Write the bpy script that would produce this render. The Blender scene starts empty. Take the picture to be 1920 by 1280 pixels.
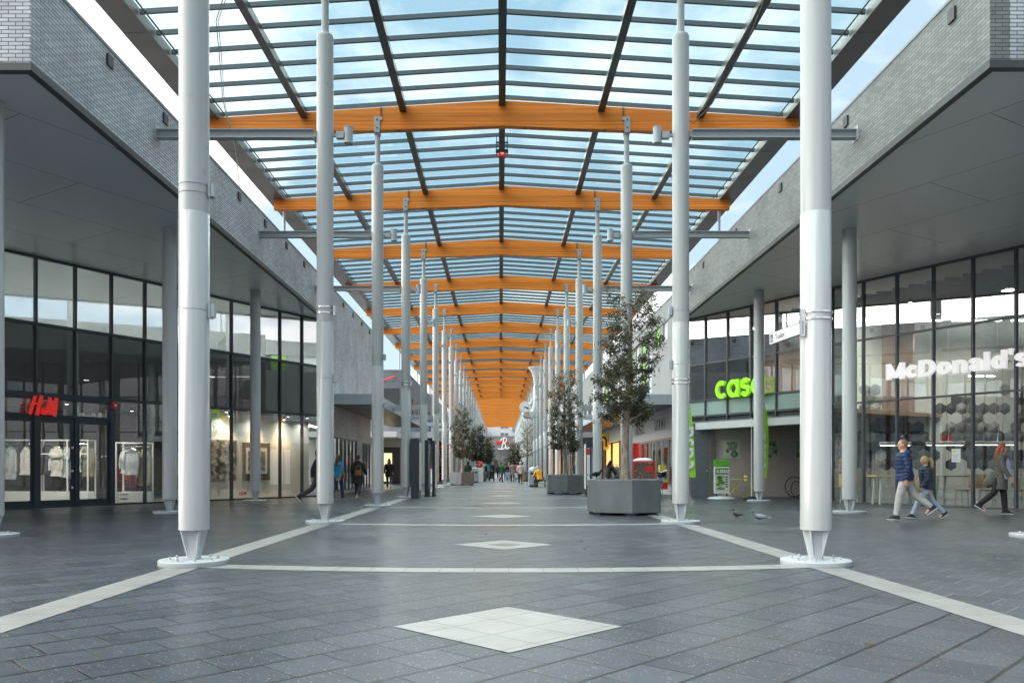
import bpy, bmesh, math, random
from mathutils import Vector, Matrix
R = math.radians
C = bpy.context.scene.collection
SC = bpy.context.scene
FPX, CX, CY, CAMX, CAMZ = 1503.0, 938.0, 878.0, -0.055, 1.15

def at(px, py, d):
    return ((px-CX)*d/FPX+CAMX, d, CAMZ-(py-CY)*d/FPX)
def gnd(px, py):
    d = CAMZ*FPX/(py-CY)
    return ((px-CX)*d/FPX+CAMX, d)

ORD = ('zeroth first second third fourth fifth sixth seventh eighth ninth tenth eleventh twelfth thirteenth fourteenth fifteenth '
       'sixteenth seventeenth eighteenth nineteenth twentieth twenty-first twenty-second twenty-third twenty-fourth twenty-fifth '
       'twenty-sixth twenty-seventh twenty-eighth').split()

# ------------------------------------------------------------------ materials
def newmat(name):
    m = bpy.data.materials.new(name); m.use_nodes = True
    nt = m.node_tree
    return m, nt, nt.nodes['Principled BSDF'], nt.nodes['Material Output']
def N(nt, typ, **kw):
    n = nt.nodes.new(typ)
    for k, v in kw.items():
        setattr(n, k, v)
    return n
def L(nt, a, b): nt.links.new(a, b)
def math_(nt, op, a, b=None, clamp=False):
    n = nt.nodes.new('ShaderNodeMath'); n.operation = op; n.use_clamp = clamp
    for i, v in enumerate((a, b)):
        if v is None: continue
        if isinstance(v, (int, float)): n.inputs[i].default_value = v
        else: nt.links.new(v, n.inputs[i])
    return n.outputs[0]
def ramp(nt, src, stops):
    r = nt.nodes.new('ShaderNodeValToRGB')
    els = r.color_ramp.elements
    while len(els) < len(stops): els.new(0.5)
    for e, (p, c) in zip(els, stops):
        e.position = p
        e.color = (c, c, c, 1) if isinstance(c, (int, float)) else (*c, 1)
    nt.links.new(src, r.inputs[0])
    return r.outputs[0]
def mixc(nt, fac, a, b, mode='MIX'):
    n = nt.nodes.new('ShaderNodeMix'); n.data_type = 'RGBA'; n.blend_type = mode
    for i, v in ((0, fac), (6, a), (7, b)):
        if isinstance(v, (int, float)): n.inputs[i].default_value = v
        elif isinstance(v, tuple): n.inputs[i].default_value = (*v, 1)
        else: nt.links.new(v, n.inputs[i])
    return n.outputs[2]

def plain(name, col, rough=0.5, metal=0.0, var=0.12, scale=6.0, bump=0.0, coat=0.0, spec=0.5):
    """painted / plastic / cloth surface with a little uneven wear"""
    m, nt, b, o = newmat(name)
    tc = N(nt, 'ShaderNodeTexCoord')
    nz = N(nt, 'ShaderNodeTexNoise'); nz.inputs['Scale'].default_value = scale; nz.inputs['Detail'].default_value = 5
    L(nt, tc.outputs['Object'], nz.inputs['Vector'])
    lo = tuple(c*(1-var) for c in col); hi = tuple(min(1, c*(1+var)) for c in col)
    L(nt, ramp(nt, nz.outputs['Fac'], [(0.3, lo), (0.7, hi)]), b.inputs['Base Color'])
    b.inputs['Metallic'].default_value = metal
    L(nt, ramp(nt, nz.outputs['Fac'], [(0.3, max(0, rough-.06)), (0.7, min(1, rough+.06))]), b.inputs['Roughness'])
    b.inputs['Specular IOR Level'].default_value = spec
    if coat: b.inputs['Coat Weight'].default_value = coat; b.inputs['Coat Roughness'].default_value = .1
    if bump:
        bp = N(nt, 'ShaderNodeBump'); bp.inputs['Strength'].default_value = bump; bp.inputs['Distance'].default_value = .02
        n2 = N(nt, 'ShaderNodeTexNoise'); n2.inputs['Scale'].default_value = scale*8
        L(nt, tc.outputs['Object'], n2.inputs['Vector']); L(nt, n2.outputs['Fac'], bp.inputs['Height']); L(nt, bp.outputs[0], b.inputs['Normal'])
    return m

def emit(name, col, strength):
    m, nt, b, o = newmat(name)
    b.inputs['Base Color'].default_value = (*col, 1)
    b.inputs['Emission Color'].default_value = (*col, 1)
    b.inputs['Emission Strength'].default_value = strength
    return m

def wall_uv(nt):
    """u along the wall, v up, from world position and face normal"""
    g = N(nt, 'ShaderNodeNewGeometry')
    sp = N(nt, 'ShaderNodeSeparateXYZ'); L(nt, g.outputs['Position'], sp.inputs[0])
    sn = N(nt, 'ShaderNodeSeparateXYZ'); L(nt, g.outputs['True Normal'], sn.inputs[0])
    ax = math_(nt, 'GREATER_THAN', math_(nt, 'ABSOLUTE', sn.outputs[0]), .7)
    u = math_(nt, 'ADD', math_(nt, 'MULTIPLY', sp.outputs[1], ax), math_(nt, 'MULTIPLY', sp.outputs[0], math_(nt, 'SUBTRACT', 1.0, ax)))
    cb = N(nt, 'ShaderNodeCombineXYZ'); L(nt, u, cb.inputs[0]); L(nt, sp.outputs[2], cb.inputs[1])
    return cb.outputs[0], g

def brick(name, c1, c2, mortar, w=.22, h=.0605, ms=.007, rough=.55, bump=.35):
    m, nt, b, o = newmat(name)
    uv, g = wall_uv(nt)
    t = N(nt, 'ShaderNodeTexBrick')
    t.inputs['Scale'].default_value = 1; t.inputs['Brick Width'].default_value = w; t.inputs['Row Height'].default_value = h
    t.inputs['Mortar Size'].default_value = ms; t.inputs['Mortar Smooth'].default_value = .15; t.inputs['Bias'].default_value = 0
    t.inputs['Color1'].default_value = (*c1, 1); t.inputs['Color2'].default_value = (*c2, 1); t.inputs['Mortar'].default_value = (*mortar, 1)
    L(nt, uv, t.inputs['Vector'])
    nz = N(nt, 'ShaderNodeTexNoise'); nz.inputs['Scale'].default_value = .9; nz.inputs['Detail'].default_value = 6
    L(nt, g.outputs['Position'], nz.inputs['Vector'])
    nf = N(nt, 'ShaderNodeTexNoise'); nf.inputs['Scale'].default_value = 40; nf.inputs['Detail'].default_value = 3
    L(nt, g.outputs['Position'], nf.inputs['Vector'])
    c = mixc(nt, 1.0, t.outputs['Color'], ramp(nt, nz.outputs['Fac'], [(.3, .78), (.7, 1.15)]), 'MULTIPLY')
    c = mixc(nt, 1.0, c, ramp(nt, nf.outputs['Fac'], [(.3, .85), (.7, 1.12)]), 'MULTIPLY')
    L(nt, c, b.inputs['Base Color']); b.inputs['Roughness'].default_value = rough
    bp = N(nt, 'ShaderNodeBump'); bp.inputs['Strength'].default_value = bump; bp.inputs['Distance'].default_value = .008; bp.invert = True
    L(nt, t.outputs['Fac'], bp.inputs['Height']); L(nt, bp.outputs[0], b.inputs['Normal'])
    return m

def glass(name, tint, base_refl, ior=1.6, wave=0.0, dark=None):
    """architectural sheet: see-through with mirror reflections; dark -> opaque back-painted pane"""
    m, nt, b, o = newmat(name)
    gl = N(nt, 'ShaderNodeBsdfGlossy'); gl.inputs['Roughness'].default_value = 0.0
    gl.inputs['Color'].default_value = (.95, .97, 1, 1)
    if wave:
        g = N(nt, 'ShaderNodeNewGeometry')
        nz = N(nt, 'ShaderNodeTexNoise'); nz.inputs['Scale'].default_value = .55; nz.inputs['Detail'].default_value = 1.5
        L(nt, g.outputs['Position'], nz.inputs['Vector'])
        bp = N(nt, 'ShaderNodeBump'); bp.inputs['Strength'].default_value = wave; bp.inputs['Distance'].default_value = .05
        L(nt, nz.outputs['Fac'], bp.inputs['Height']); L(nt, bp.outputs[0], gl.inputs['Normal'])
    # Schlick reflectance on the outer faces only (rays leaving the sheet are not reflected again)
    gg = N(nt, 'ShaderNodeNewGeometry'); dt = N(nt, 'ShaderNodeVectorMath', operation='DOT_PRODUCT')
    L(nt, gg.outputs['Incoming'], dt.inputs[0]); L(nt, gg.outputs['Normal'], dt.inputs[1])
    f0 = ((ior-1)/(ior+1))**2
    sch = math_(nt, 'POWER', math_(nt, 'SUBTRACT', 1.0, math_(nt, 'ABSOLUTE', dt.outputs['Value'])), 5.0)
    fac = math_(nt, 'ADD', math_(nt, 'MULTIPLY', sch, 1-f0), f0+base_refl, clamp=True)
    fac = math_(nt, 'MULTIPLY', fac, math_(nt, 'SUBTRACT', 1.0, gg.outputs['Backfacing']))
    mx = N(nt, 'ShaderNodeMixShader'); L(nt, fac, mx.inputs[0])
    if dark:
        b.inputs['Base Color'].default_value = (*dark, 1); b.inputs['Roughness'].default_value = .4
        L(nt, b.outputs[0], mx.inputs[1])
    else:
        tr = N(nt, 'ShaderNodeBsdfTransparent'); tr.inputs['Color'].default_value = (*[c**.5 for c in tint], 1)
        L(nt, tr.outputs[0], mx.inputs[1])
    L(nt, gl.outputs[0], mx.inputs[2]); L(nt, mx.outputs[0], o.inputs['Surface'])
    return m

def wood_mat():
    m, nt, b, o = newmat('glulam')
    tc = N(nt, 'ShaderNodeTexCoord')
    mp = N(nt, 'ShaderNodeMapping'); mp.inputs['Scale'].default_value = (.35, 1.5, 14); L(nt, tc.outputs['Object'], mp.inputs[0])
    oi = N(nt, 'ShaderNodeObjectInfo')
    ofs = N(nt, 'ShaderNodeVectorMath', operation='ADD'); L(nt, mp.outputs[0], ofs.inputs[0])
    sc = N(nt, 'ShaderNodeVectorMath', operation='SCALE'); sc.inputs[0].default_value = (37, 11, 53); L(nt, oi.outputs['Random'], sc.inputs['Scale'])
    L(nt, sc.outputs[0], ofs.inputs[1])
    nz = N(nt, 'ShaderNodeTexNoise'); nz.inputs['Scale'].default_value = 1.6; nz.inputs['Detail'].default_value = 8; nz.inputs['Roughness'].default_value = .65
    L(nt, ofs.outputs[0], nz.inputs['Vector'])
    sp = N(nt, 'ShaderNodeSeparateXYZ'); L(nt, tc.outputs['Object'], sp.inputs[0])
    lam = math_(nt, 'FRACT', math_(nt, 'MULTIPLY', sp.outputs[2], 1/.045))
    line = math_(nt, 'LESS_THAN', lam, .07)
    wn = N(nt, 'ShaderNodeTexWhiteNoise', noise_dimensions='1D'); L(nt, math_(nt, 'FLOOR', math_(nt, 'MULTIPLY', sp.outputs[2], 1/.045)), wn.inputs['W'])
    c = ramp(nt, nz.outputs['Fac'], [(.26, (.56, .14, .02)), (.42, (.84, .225, .032)), (.56, (.92, .275, .044)), (.76, (.96, .36, .075))])
    c = mixc(nt, 1.0, c, ramp(nt, wn.outputs[0], [(0, .80), (1, 1.1)]), 'MULTIPLY')
    c = mixc(nt, 1.0, c, ramp(nt, oi.outputs['Random'], [(0, (.93, .93, .95)), (1, (1.0, 1.02, 1.04))]), 'MULTIPLY')
    c = mixc(nt, math_(nt, 'MULTIPLY', line, .5), c, (.2, .07, .02))
    L(nt, c, b.inputs['Base Color']); b.inputs['Roughness'].default_value = .5
    b.inputs['Specular IOR Level'].default_value = .2
    return m

def paving_mat():
    m, nt, b, o = newmat('paving_tiles')
    g = N(nt, 'ShaderNodeNewGeometry')
    sp = N(nt, 'ShaderNodeSeparateXYZ'); L(nt, g.outputs['Position'], sp.inputs[0])
    right = math_(nt, 'GREATER_THAN', sp.outputs[0], 3.73)
    s = math_(nt, 'SUBTRACT', 1.0, math_(nt, 'MULTIPLY', right, 2.0))
    k = .70710678
    # courses run (1,1) inside and left of the bands, (1,-1) right of them
    sy = math_(nt, 'MULTIPLY', sp.outputs[1], s)
    u = math_(nt, 'MULTIPLY', math_(nt, 'ADD', sp.outputs[0], sy), k)
    v = math_(nt, 'MULTIPLY', math_(nt, 'SUBTRACT', sy, sp.outputs[0]), k)
    # a slight wander so courses are not machine straight
    wz = N(nt, 'ShaderNodeTexNoise'); wz.inputs['Scale'].default_value = .8; L(nt, g.outputs['Position'], wz.inputs['Vector'])
    v = math_(nt, 'ADD', v, math_(nt, 'MULTIPLY', math_(nt, 'SUBTRACT', wz.outputs['Fac'], .5), .03))
    cb = N(nt, 'ShaderNodeCombineXYZ'); L(nt, math_(nt, 'ADD', u, .11), cb.inputs[0]); L(nt, math_(nt, 'ADD', v, 100.17), cb.inputs[1])
    t = N(nt, 'ShaderNodeTexBrick'); t.offset = .5; t.offset_frequency = 2
    t.inputs['Scale'].default_value = 1; t.inputs['Brick Width'].default_value = .4; t.inputs['Row Height'].default_value = .39
    t.inputs['Mortar Size'].default_value = .0075; t.inputs['Mortar Smooth'].default_value = .2
    t.inputs['Color1'].default_value = (.036, .044, .055, 1); t.inputs['Color2'].default_value = (.056, .066, .079, 1)
    L(nt, cb.outputs[0], t.inputs['Vector'])
    # only the course joints are wide and dark; cross joints lighter: second brick with wide rows
    fr = math_(nt, 'FRACT', math_(nt, 'DIVIDE', math_(nt, 'ADD', v, 100.17), .39))
    edge = math_(nt, 'MINIMUM', fr, math_(nt, 'SUBTRACT', 1.0, fr))
    course = math_(nt, 'LESS_THAN', edge, .033)
    # stains
    n1 = N(nt, 'ShaderNodeTexNoise'); n1.inputs['Scale'].default_value = .35; n1.inputs['Detail'].default_value = 6; L(nt, g.outputs['Position'], n1.inputs['Vector'])
    n2 = N(nt, 'ShaderNodeTexNoise'); n2.inputs['Scale'].default_value = 9; n2.inputs['Detail'].default_value = 4; L(nt, g.outputs['Position'], n2.inputs['Vector'])
    c = mixc(nt, 1.0, t.outputs['Color'], ramp(nt, n1.outputs['Fac'], [(.3, .80), (.7, 1.2)]), 'MULTIPLY')
    c = mixc(nt, 1.0, c, ramp(nt, n2.outputs['Fac'], [(.3, .9), (.7, 1.1)]), 'MULTIPLY')
    # pale flecks of aggregate
    vo = N(nt, 'ShaderNodeTexVoronoi'); vo.inputs['Scale'].default_value = 52
    mpv = N(nt, 'ShaderNodeMapping'); mpv.inputs['Scale'].default_value = (1, .8, 1); mpv.inputs['Rotation'].default_value = (0, 0, .9); L(nt, g.outputs['Position'], mpv.inputs[0])
    L(nt, mpv.outputs[0], vo.inputs['Vector'])
    sc = N(nt, 'ShaderNodeSeparateColor'); L(nt, vo.outputs['Color'], sc.inputs[0])
    fleck = math_(nt, 'LESS_THAN', vo.outputs['Distance'], math_(nt, 'MULTIPLY', math_(nt, 'SUBTRACT', sc.outputs[0], .30), .36))
    c = mixc(nt, math_(nt, 'MULTIPLY', fleck, .75), c, (.42, .43, .44))
    # trodden gum and drips, a few per square metre
    vg = N(nt, 'ShaderNodeTexVoronoi'); vg.inputs['Scale'].default_value = 1.6; L(nt, g.outputs['Position'], vg.inputs['Vector'])
    sg = N(nt, 'ShaderNodeSeparateColor'); L(nt, vg.outputs['Color'], sg.inputs[0])
    gum = math_(nt, 'LESS_THAN', vg.outputs['Distance'], math_(nt, 'MULTIPLY', sg.outputs[1], .045))
    c = mixc(nt, math_(nt, 'MULTIPLY', gum, .5), c, mixc(nt, sg.outputs[2], (.03, .03, .032), (.26, .26, .25)))
    # joints: dark, in places brown or mossy
    jn = N(nt, 'ShaderNodeTexNoise'); jn.inputs['Scale'].default_value = 1.7; L(nt, g.outputs['Position'], jn.inputs['Vector'])
    jc = ramp(nt, jn.outputs['Fac'], [(.42, (.010, .010, .012)), (.56, (.05, .04, .034)), (.66, (.035, .055, .01))])
    jc = mixc(nt, right, jc, (.15, .147, .138))  # glancing highlights painted into the joints right of the band
    c = mixc(nt, t.outputs['Fac'], c, jc)
    dk = math_(nt, 'MULTIPLY', course, math_(nt, 'SUBTRACT', 1.0, right))
    c = mixc(nt, math_(nt, 'MULTIPLY', dk, .95), c, (.008, .009, .011))
    L(nt, c, b.inputs['Base Color'])
    L(nt, ramp(nt, n1.outputs['Fac'], [(.3, .27), (.7, .40)]), b.inputs['Roughness'])
    b.inputs['Specular IOR Level'].default_value = .22
    bp = N(nt, 'ShaderNodeBump'); bp.inputs['Strength'].default_value = .8; bp.inputs['Distance'].default_value = .008; bp.invert = True
    L(nt, math_(nt, 'MAXIMUM', t.outputs['Fac'], course), bp.inputs['Height'])
    b2 = N(nt, 'ShaderNodeBump'); b2.inputs['Strength'].default_value = .06; b2.inputs['Distance'].default_value = .01
    L(nt, n2.outputs['Fac'], b2.inputs['Height']); L(nt, bp.outputs[0], b2.inputs['Normal']); L(nt, b2.outputs[0], b.inputs['Normal'])
    return m

def white_stone(name, axis, pitch, rot=0.0, off=0.0, both=False):
    """pale terrazzo tiles with joints every pitch metres across axis"""
    m, nt, b, o = newmat(name)
    g = N(nt, 'ShaderNodeNewGeometry')
    mp = N(nt, 'ShaderNodeMapping'); mp.inputs['Rotation'].default_value = (0, 0, rot); L(nt, g.outputs['Position'], mp.inputs[0])
    sp = N(nt, 'ShaderNodeSeparateXYZ'); L(nt, mp.outputs[0], sp.inputs[0])
    def joint(ax):
        f = math_(nt, 'FRACT', math_(nt, 'DIVIDE', math_(nt, 'ADD', sp.outputs[ax], 200+off), pitch))
        return math_(nt, 'LESS_THAN', math_(nt, 'MINIMUM', f, math_(nt, 'SUBTRACT', 1.0, f)), .0045/pitch)
    j = joint(axis)
    if both: j = math_(nt, 'MAXIMUM', j, joint(1-axis))
    nz = N(nt, 'ShaderNodeTexNoise'); nz.inputs['Scale'].default_value = 2.2; nz.inputs['Detail'].default_value = 7; L(nt, g.outputs['Position'], nz.inputs['Vector'])
    vo = N(nt, 'ShaderNodeTexVoronoi'); vo.inputs['Scale'].default_value = 70; L(nt, g.outputs['Position'], vo.inputs['Vector'])
    c = ramp(nt, nz.outputs['Fac'], [(.3, (.20, .197, .19)), (.7, (.27, .266, .26))])
    c = mixc(nt, math_(nt, 'MULTIPLY', math_(nt, 'LESS_THAN', vo.outputs['Distance'], .13), .3), c, (.3, .28, .26))
    c = mixc(nt, j, c, (.07, .075, .05))
    L(nt, c, b.inputs['Base Color']); b.inputs['Roughness'].default_value = .38
    return m

def panel_mat(name, col, rough, pw, ph, rot=0.0, seam=.011, metal=0.0):
    """flat metal sheets with dark seams, laid in plan"""
    m, nt, b, o = newmat(name)
    g = N(nt, 'ShaderNodeNewGeometry')
    mp = N(nt, 'ShaderNodeMapping'); mp.inputs['Rotation'].default_value = (0, 0, rot); L(nt, g.outputs['Position'], mp.inputs[0])
    t = N(nt, 'ShaderNodeTexBrick'); t.offset = .5
    t.inputs['Scale'].default_value = 1; t.inputs['Brick Width'].default_value = pw; t.inputs['Row Height'].default_value = ph
    t.inputs['Mortar Size'].default_value = seam; t.inputs['Mortar Smooth'].default_value = 0
    t.inputs['Color1'].default_value = (*col, 1); t.inputs['Color2'].default_value = (*[x*.97 for x in col], 1); t.inputs['Mortar'].default_value = (.02, .02, .022, 1)
    L(nt, mp.outputs[0], t.inputs['Vector'])
    nz = N(nt, 'ShaderNodeTexNoise'); nz.inputs['Scale'].default_value = 1.2; L(nt, g.outputs['Position'], nz.inputs['Vector'])
    L(nt, t.outputs['Color'], b.inputs['Base Color'])
    L(nt, ramp(nt, nz.outputs['Fac'], [(.3, rough-.01), (.7, rough+.02)]), b.inputs['Roughness']); b.inputs['Metallic'].default_value = metal
    return m

def vseam_mat(name, col, pitch, rough=.5, depth=.3):
    """upright cladding with seams every pitch metres"""
    m, nt, b, o = newmat(name)
    uv, g = wall_uv(nt)
    sp = N(nt, 'ShaderNodeSeparateXYZ'); L(nt, uv, sp.inputs[0])
    f = math_(nt, 'FRACT', math_(nt, 'DIVIDE', math_(nt, 'ADD', sp.outputs[0], 500), pitch))
    e = math_(nt, 'MINIMUM', f, math_(nt, 'SUBTRACT', 1.0, f))
    nz = N(nt, 'ShaderNodeTexNoise'); nz.inputs['Scale'].default_value = .7; nz.inputs['Detail'].default_value = 5; L(nt, g.outputs['Position'], nz.inputs['Vector'])
    c = mixc(nt, 1.0, col, ramp(nt, nz.outputs['Fac'], [(.3, .88), (.7, 1.1)]), 'MULTIPLY')
    c = mixc(nt, math_(nt, 'MULTIPLY', math_(nt, 'LESS_THAN', e, .012/pitch), .75), c, (.03, .03, .033))
    L(nt, c, b.inputs['Base Color']); b.inputs['Roughness'].default_value = rough
    return m

def bark_mat():
    m, nt, b, o = newmat('bark')
    tc = N(nt, 'ShaderNodeTexCoord')
    mp = N(nt, 'ShaderNodeMapping'); mp.inputs['Scale'].default_value = (1, 1, .25); L(nt, tc.outputs['Object'], mp.inputs[0])
    nz = N(nt, 'ShaderNodeTexNoise'); nz.inputs['Scale'].default_value = 22; nz.inputs['Detail'].default_value = 7; L(nt, mp.outputs[0], nz.inputs['Vector'])
    L(nt, ramp(nt, nz.outputs['Fac'], [(.3, (.16, .12, .09)), (.55, (.33, .26, .2)), (.75, (.45, .38, .31))]), b.inputs['Base Color'])
    b.inputs['Roughness'].default_value = .85
    bp = N(nt, 'ShaderNodeBump'); bp.inputs['Strength'].default_value = .5; bp.inputs['Distance'].default_value = .01
    L(nt, nz.outputs['Fac'], bp.inputs['Height']); L(nt, bp.outputs[0], b.inputs['Normal'])
    return m

def leaf_mat(name, lo, hi):
    m, nt, b, o = newmat(name)
    g = N(nt, 'ShaderNodeNewGeometry')
    L(nt, ramp(nt, g.outputs['Random Per Island'], [(0, lo), (.7, hi), (1, tuple(x*1.35 for x in hi))]), b.inputs['Base Color'])
    b.inputs['Roughness'].default_value = .42; b.inputs['Specular IOR Level'].default_value = .5
    tr = N(nt, 'ShaderNodeBsdfTranslucent'); tr.inputs['Color'].default_value = (*[x*1.4 for x in hi], 1)
    mx = N(nt, 'ShaderNodeMixShader'); mx.inputs[0].default_value = .15
    L(nt, b.outputs[0], mx.inputs[1]); L(nt, tr.outputs[0], mx.inputs[2]); L(nt, mx.outputs[0], o.inputs['Surface'])
    return m

def picture_mat(name, cols, scale=5.0, seed=0.0):
    """an abstract print: soft patches of a few inks"""
    m, nt, b, o = newmat(name)
    tc = N(nt, 'ShaderNodeTexCoord')
    nz = N(nt, 'ShaderNodeTexNoise', noise_dimensions='4D'); nz.inputs['Scale'].default_value = scale; nz.inputs['Detail'].default_value = 4; nz.inputs['W'].default_value = seed
    L(nt, tc.outputs['Object'], nz.inputs['Vector'])
    n = len(cols)
    L(nt, ramp(nt, nz.outputs['Fac'], [(.32+.36*i/max(1, n-1), c) for i, c in enumerate(cols)]), b.inputs['Base Color'])
    b.inputs['Roughness'].default_value = .35
    return m

# ------------------------------------------------------------------ mesh builder
class MB:
    def __init__(s): s.v = []; s.f = []; s.mi = []; s.cur = 0
    def add(s, vs, fs):
        o = len(s.v); s.v += [tuple(v) for v in vs]
        s.f += [tuple(i+o for i in f) for f in fs]; s.mi += [s.cur]*len(fs); return s
    def box(s, x0, x1, y0, y1, z0, z1):
        return s.add([(x0,y0,z0),(x1,y0,z0),(x1,y1,z0),(x0,y1,z0),(x0,y0,z1),(x1,y0,z1),(x1,y1,z1),(x0,y1,z1)],
                     [(0,3,2,1),(4,5,6,7),(0,1,5,4),(1,2,6,5),(2,3,7,6),(3,0,4,7)])
    def cbox(s, c, sz, rz=0.0, rx=0.0):
        M = Matrix.Rotation(rz, 3, 'Z') @ Matrix.Rotation(rx, 3, 'X')
        h = [a/2 for a in sz]
        vs = [Vector(c)+M@Vector((sx*h[0], sy*h[1], sz_*h[2])) for sz_ in (-1,1) for sx, sy in ((-1,-1),(1,-1),(1,1),(-1,1))]
        return s.add(vs, [(0,3,2,1),(4,5,6,7),(0,1,5,4),(1,2,6,5),(2,3,7,6),(3,0,4,7)])
    def line(s, p0, p1, t, z0, z1, off=0.0):
        """upright slab along plan line p0-p1, thickness t centred off to the right-hand normal"""
        d = Vector((p1[0]-p0[0], p1[1]-p0[1])).normalized(); n = Vector((d.y, -d.x))
        a0 = Vector(p0[:2])+n*(off-t/2); a1 = Vector(p1[:2])+n*(off-t/2); b1 = Vector(p1[:2])+n*(off+t/2); b0 = Vector(p0[:2])+n*(off+t/2)
        q = [a0, b0, b1, a1]
        return s.add([(*p, z0) for p in q]+[(*p, z1) for p in q], [(0,3,2,1),(4,5,6,7),(0,1,5,4),(1,2,6,5),(2,3,7,6),(3,0,4,7)])
    def bar(s, p0, p1, w, h=None):
        """square bar between two 3D points"""
        p0 = Vector(p0); p1 = Vector(p1); h = h or w
        d = (p1-p0).normalized(); up = Vector((0,0,1)) if abs(d.z) < .95 else Vector((0,1,0))
        x = d.cross(up).normalized()*(w/2); y = x.cross(d).normalized()*(h/2)
        vs = [p+a*x+b*y for p in (p0, p1) for a, b in ((-1,-1),(1,-1),(1,1),(-1,1))]
        return s.add(vs, [(0,3,2,1),(4,5,6,7),(0,1,5,4),(1,2,6,5),(2,3,7,6),(3,0,4,7)])
    def cyl(s, p0, p1, r0, r1=None, n=16, caps=True):
        r1 = r0 if r1 is None else r1
        return s.tube([p0, p1], [r0, r1], n, caps)
    def tube(s, pts, rs, n=10, caps=True):
        pts = [Vector(p) for p in pts]
        if isinstance(rs, (int, float)): rs = [rs]*len(pts)
        o = len(s.v); vs = []; fs = []
        prev = None
        for i, p in enumerate(pts):
            d = (pts[min(i+1, len(pts)-1)]-pts[max(i-1, 0)]).normalized()
            if prev is None:
                up = Vector((0,0,1)) if abs(d.z) < .9 else Vector((1,0,0))
                x = d.cross(up).normalized()
            else:
                x = (prev-d*prev.dot(d)).normalized()
            prev = x; y = d.cross(x)
            for k in range(n):
                a = 2*math.pi*k/n
                vs.append(p+(x*math.cos(a)+y*math.sin(a))*rs[i])
        for i in range(len(pts)-1):
            for k in range(n):
                k2 = (k+1) % n
                fs.append((i*n+k, i*n+k2, (i+1)*n+k2, (i+1)*n+k))
        if caps:
            fs.append(tuple(range(n))[::-1]); fs.append(tuple((len(pts)-1)*n+k for k in range(n)))
        return s.add(vs, fs)
    def lathe(s, prof, c=(0,0,0), n=24):
        """prof [(r,z)...] bottom to top around the Z axis at c"""
        vs = []; fs = []
        for r, z in prof:
            for k in range(n):
                a = 2*math.pi*k/n; vs.append((c[0]+r*math.cos(a), c[1]+r*math.sin(a), c[2]+z))
        for i in range(len(prof)-1):
            for k in range(n):
                k2 = (k+1) % n; fs.append((i*n+k, i*n+k2, (i+1)*n+k2, (i+1)*n+k))
        fs.append(tuple(range(n))[::-1]); fs.append(tuple((len(prof)-1)*n+k for k in range(n)))
        return s.add(vs, fs)
    def loft(s, rings, n=20, caps=True):
        """rings [(cx,cy,cz,rx,ry)] level ellipses bottom to top"""
        vs = []; fs = []
        for cx, cy, cz, rx, ry in rings:
            for k in range(n):
                a = 2*math.pi*k/n; vs.append((cx+rx*math.cos(a), cy+ry*math.sin(a), cz))
        for i in range(len(rings)-1):
            for k in range(n):
                k2 = (k+1) % n; fs.append((i*n+k, i*n+k2, (i+1)*n+k2, (i+1)*n+k))
        if caps:
            fs.append(tuple(range(n))[::-1]); fs.append(tuple((len(rings)-1)*n+k for k in range(n)))
        return s.add(vs, fs)
    def ball(s, c, rx, ry=None, rz=None, n=12, m=8, M=None):
        ry = ry or rx; rz = rz or rx
        vs = [(0,0,-rz)]; fs = []
        for j in range(1, m):
            t = math.pi*j/m-math.pi/2
            for k in range(n):
                a = 2*math.pi*k/n; vs.append((rx*math.cos(t)*math.cos(a), ry*math.cos(t)*math.sin(a), rz*math.sin(t)))
        vs.append((0,0,rz)); e = len(vs)-1
        for k in range(n):
            k2 = (k+1) % n
            fs.append((0, 1+k2, 1+k)); fs.append((e, e-n+k, e-n+k2))
            for j in range(m-2): fs.append((1+j*n+k, 1+j*n+k2, 1+(j+1)*n+k2, 1+(j+1)*n+k))
        M = M or Matrix.Identity(3)
        return s.add([Vector(c)+M@Vector(v) for v in vs], fs)
    def prism(s, poly, z0, z1):
        n = len(poly)
        return s.add([(*p, z0) for p in poly]+[(*p, z1) for p in poly],
                     [tuple(range(n))[::-1], tuple(range(n, 2*n))]+[(k, (k+1) % n, n+(k+1) % n, n+k) for k in range(n)])
    def vprism(s, poly, y0, y1):
        """polygon in XZ (counter-clockwise seen from -Y) extruded along Y"""
        n = len(poly)
        return s.add([(p[0], y0, p[1]) for p in poly]+[(p[0], y1, p[1]) for p in poly],
                     [tuple(range(n)), tuple(range(n, 2*n))[::-1]]+[(k, n+k, n+(k+1) % n, (k+1) % n) for k in range(n)])
    def xform(s, M, start=0):
        for i in range(start, len(s.v)): s.v[i] = tuple(M@Vector(s.v[i]))
        return s
    def mesh(s, name, mats, smooth=True, ang=40):
        me = bpy.data.meshes.new(name)
        me.from_pydata(s.v, [], s.f); me.validate(verbose=False)
        for m in (mats if isinstance(mats, (list, tuple)) else [mats]): me.materials.append(m)
        if len(me.polygons) == len(s.mi): me.polygons.foreach_set('material_index', s.mi)
        bm = bmesh.new(); bm.from_mesh(me); bmesh.ops.recalc_face_normals(bm, faces=bm.faces[:]); bm.to_mesh(me); bm.free()
        if smooth:
            me.polygons.foreach_set('use_smooth', [True]*len(me.polygons)); me.set_sharp_from_angle(angle=R(ang))
        me.update(); return me
    def build(s, name, mats, parent=None, smooth=True, ang=40, loc=None, bevel=0.0):
        o = bpy.data.objects.new(name, s.mesh(name, mats, smooth, ang)); C.objects.link(o)
        if parent: o.parent = parent
        if loc: o.location = loc
        if bevel:
            b = o.modifiers.new('edge', 'BEVEL'); b.width = bevel; b.segments = 2; b.limit_method = 'ANGLE'; b.angle_limit = R(40)
        return o
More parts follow.
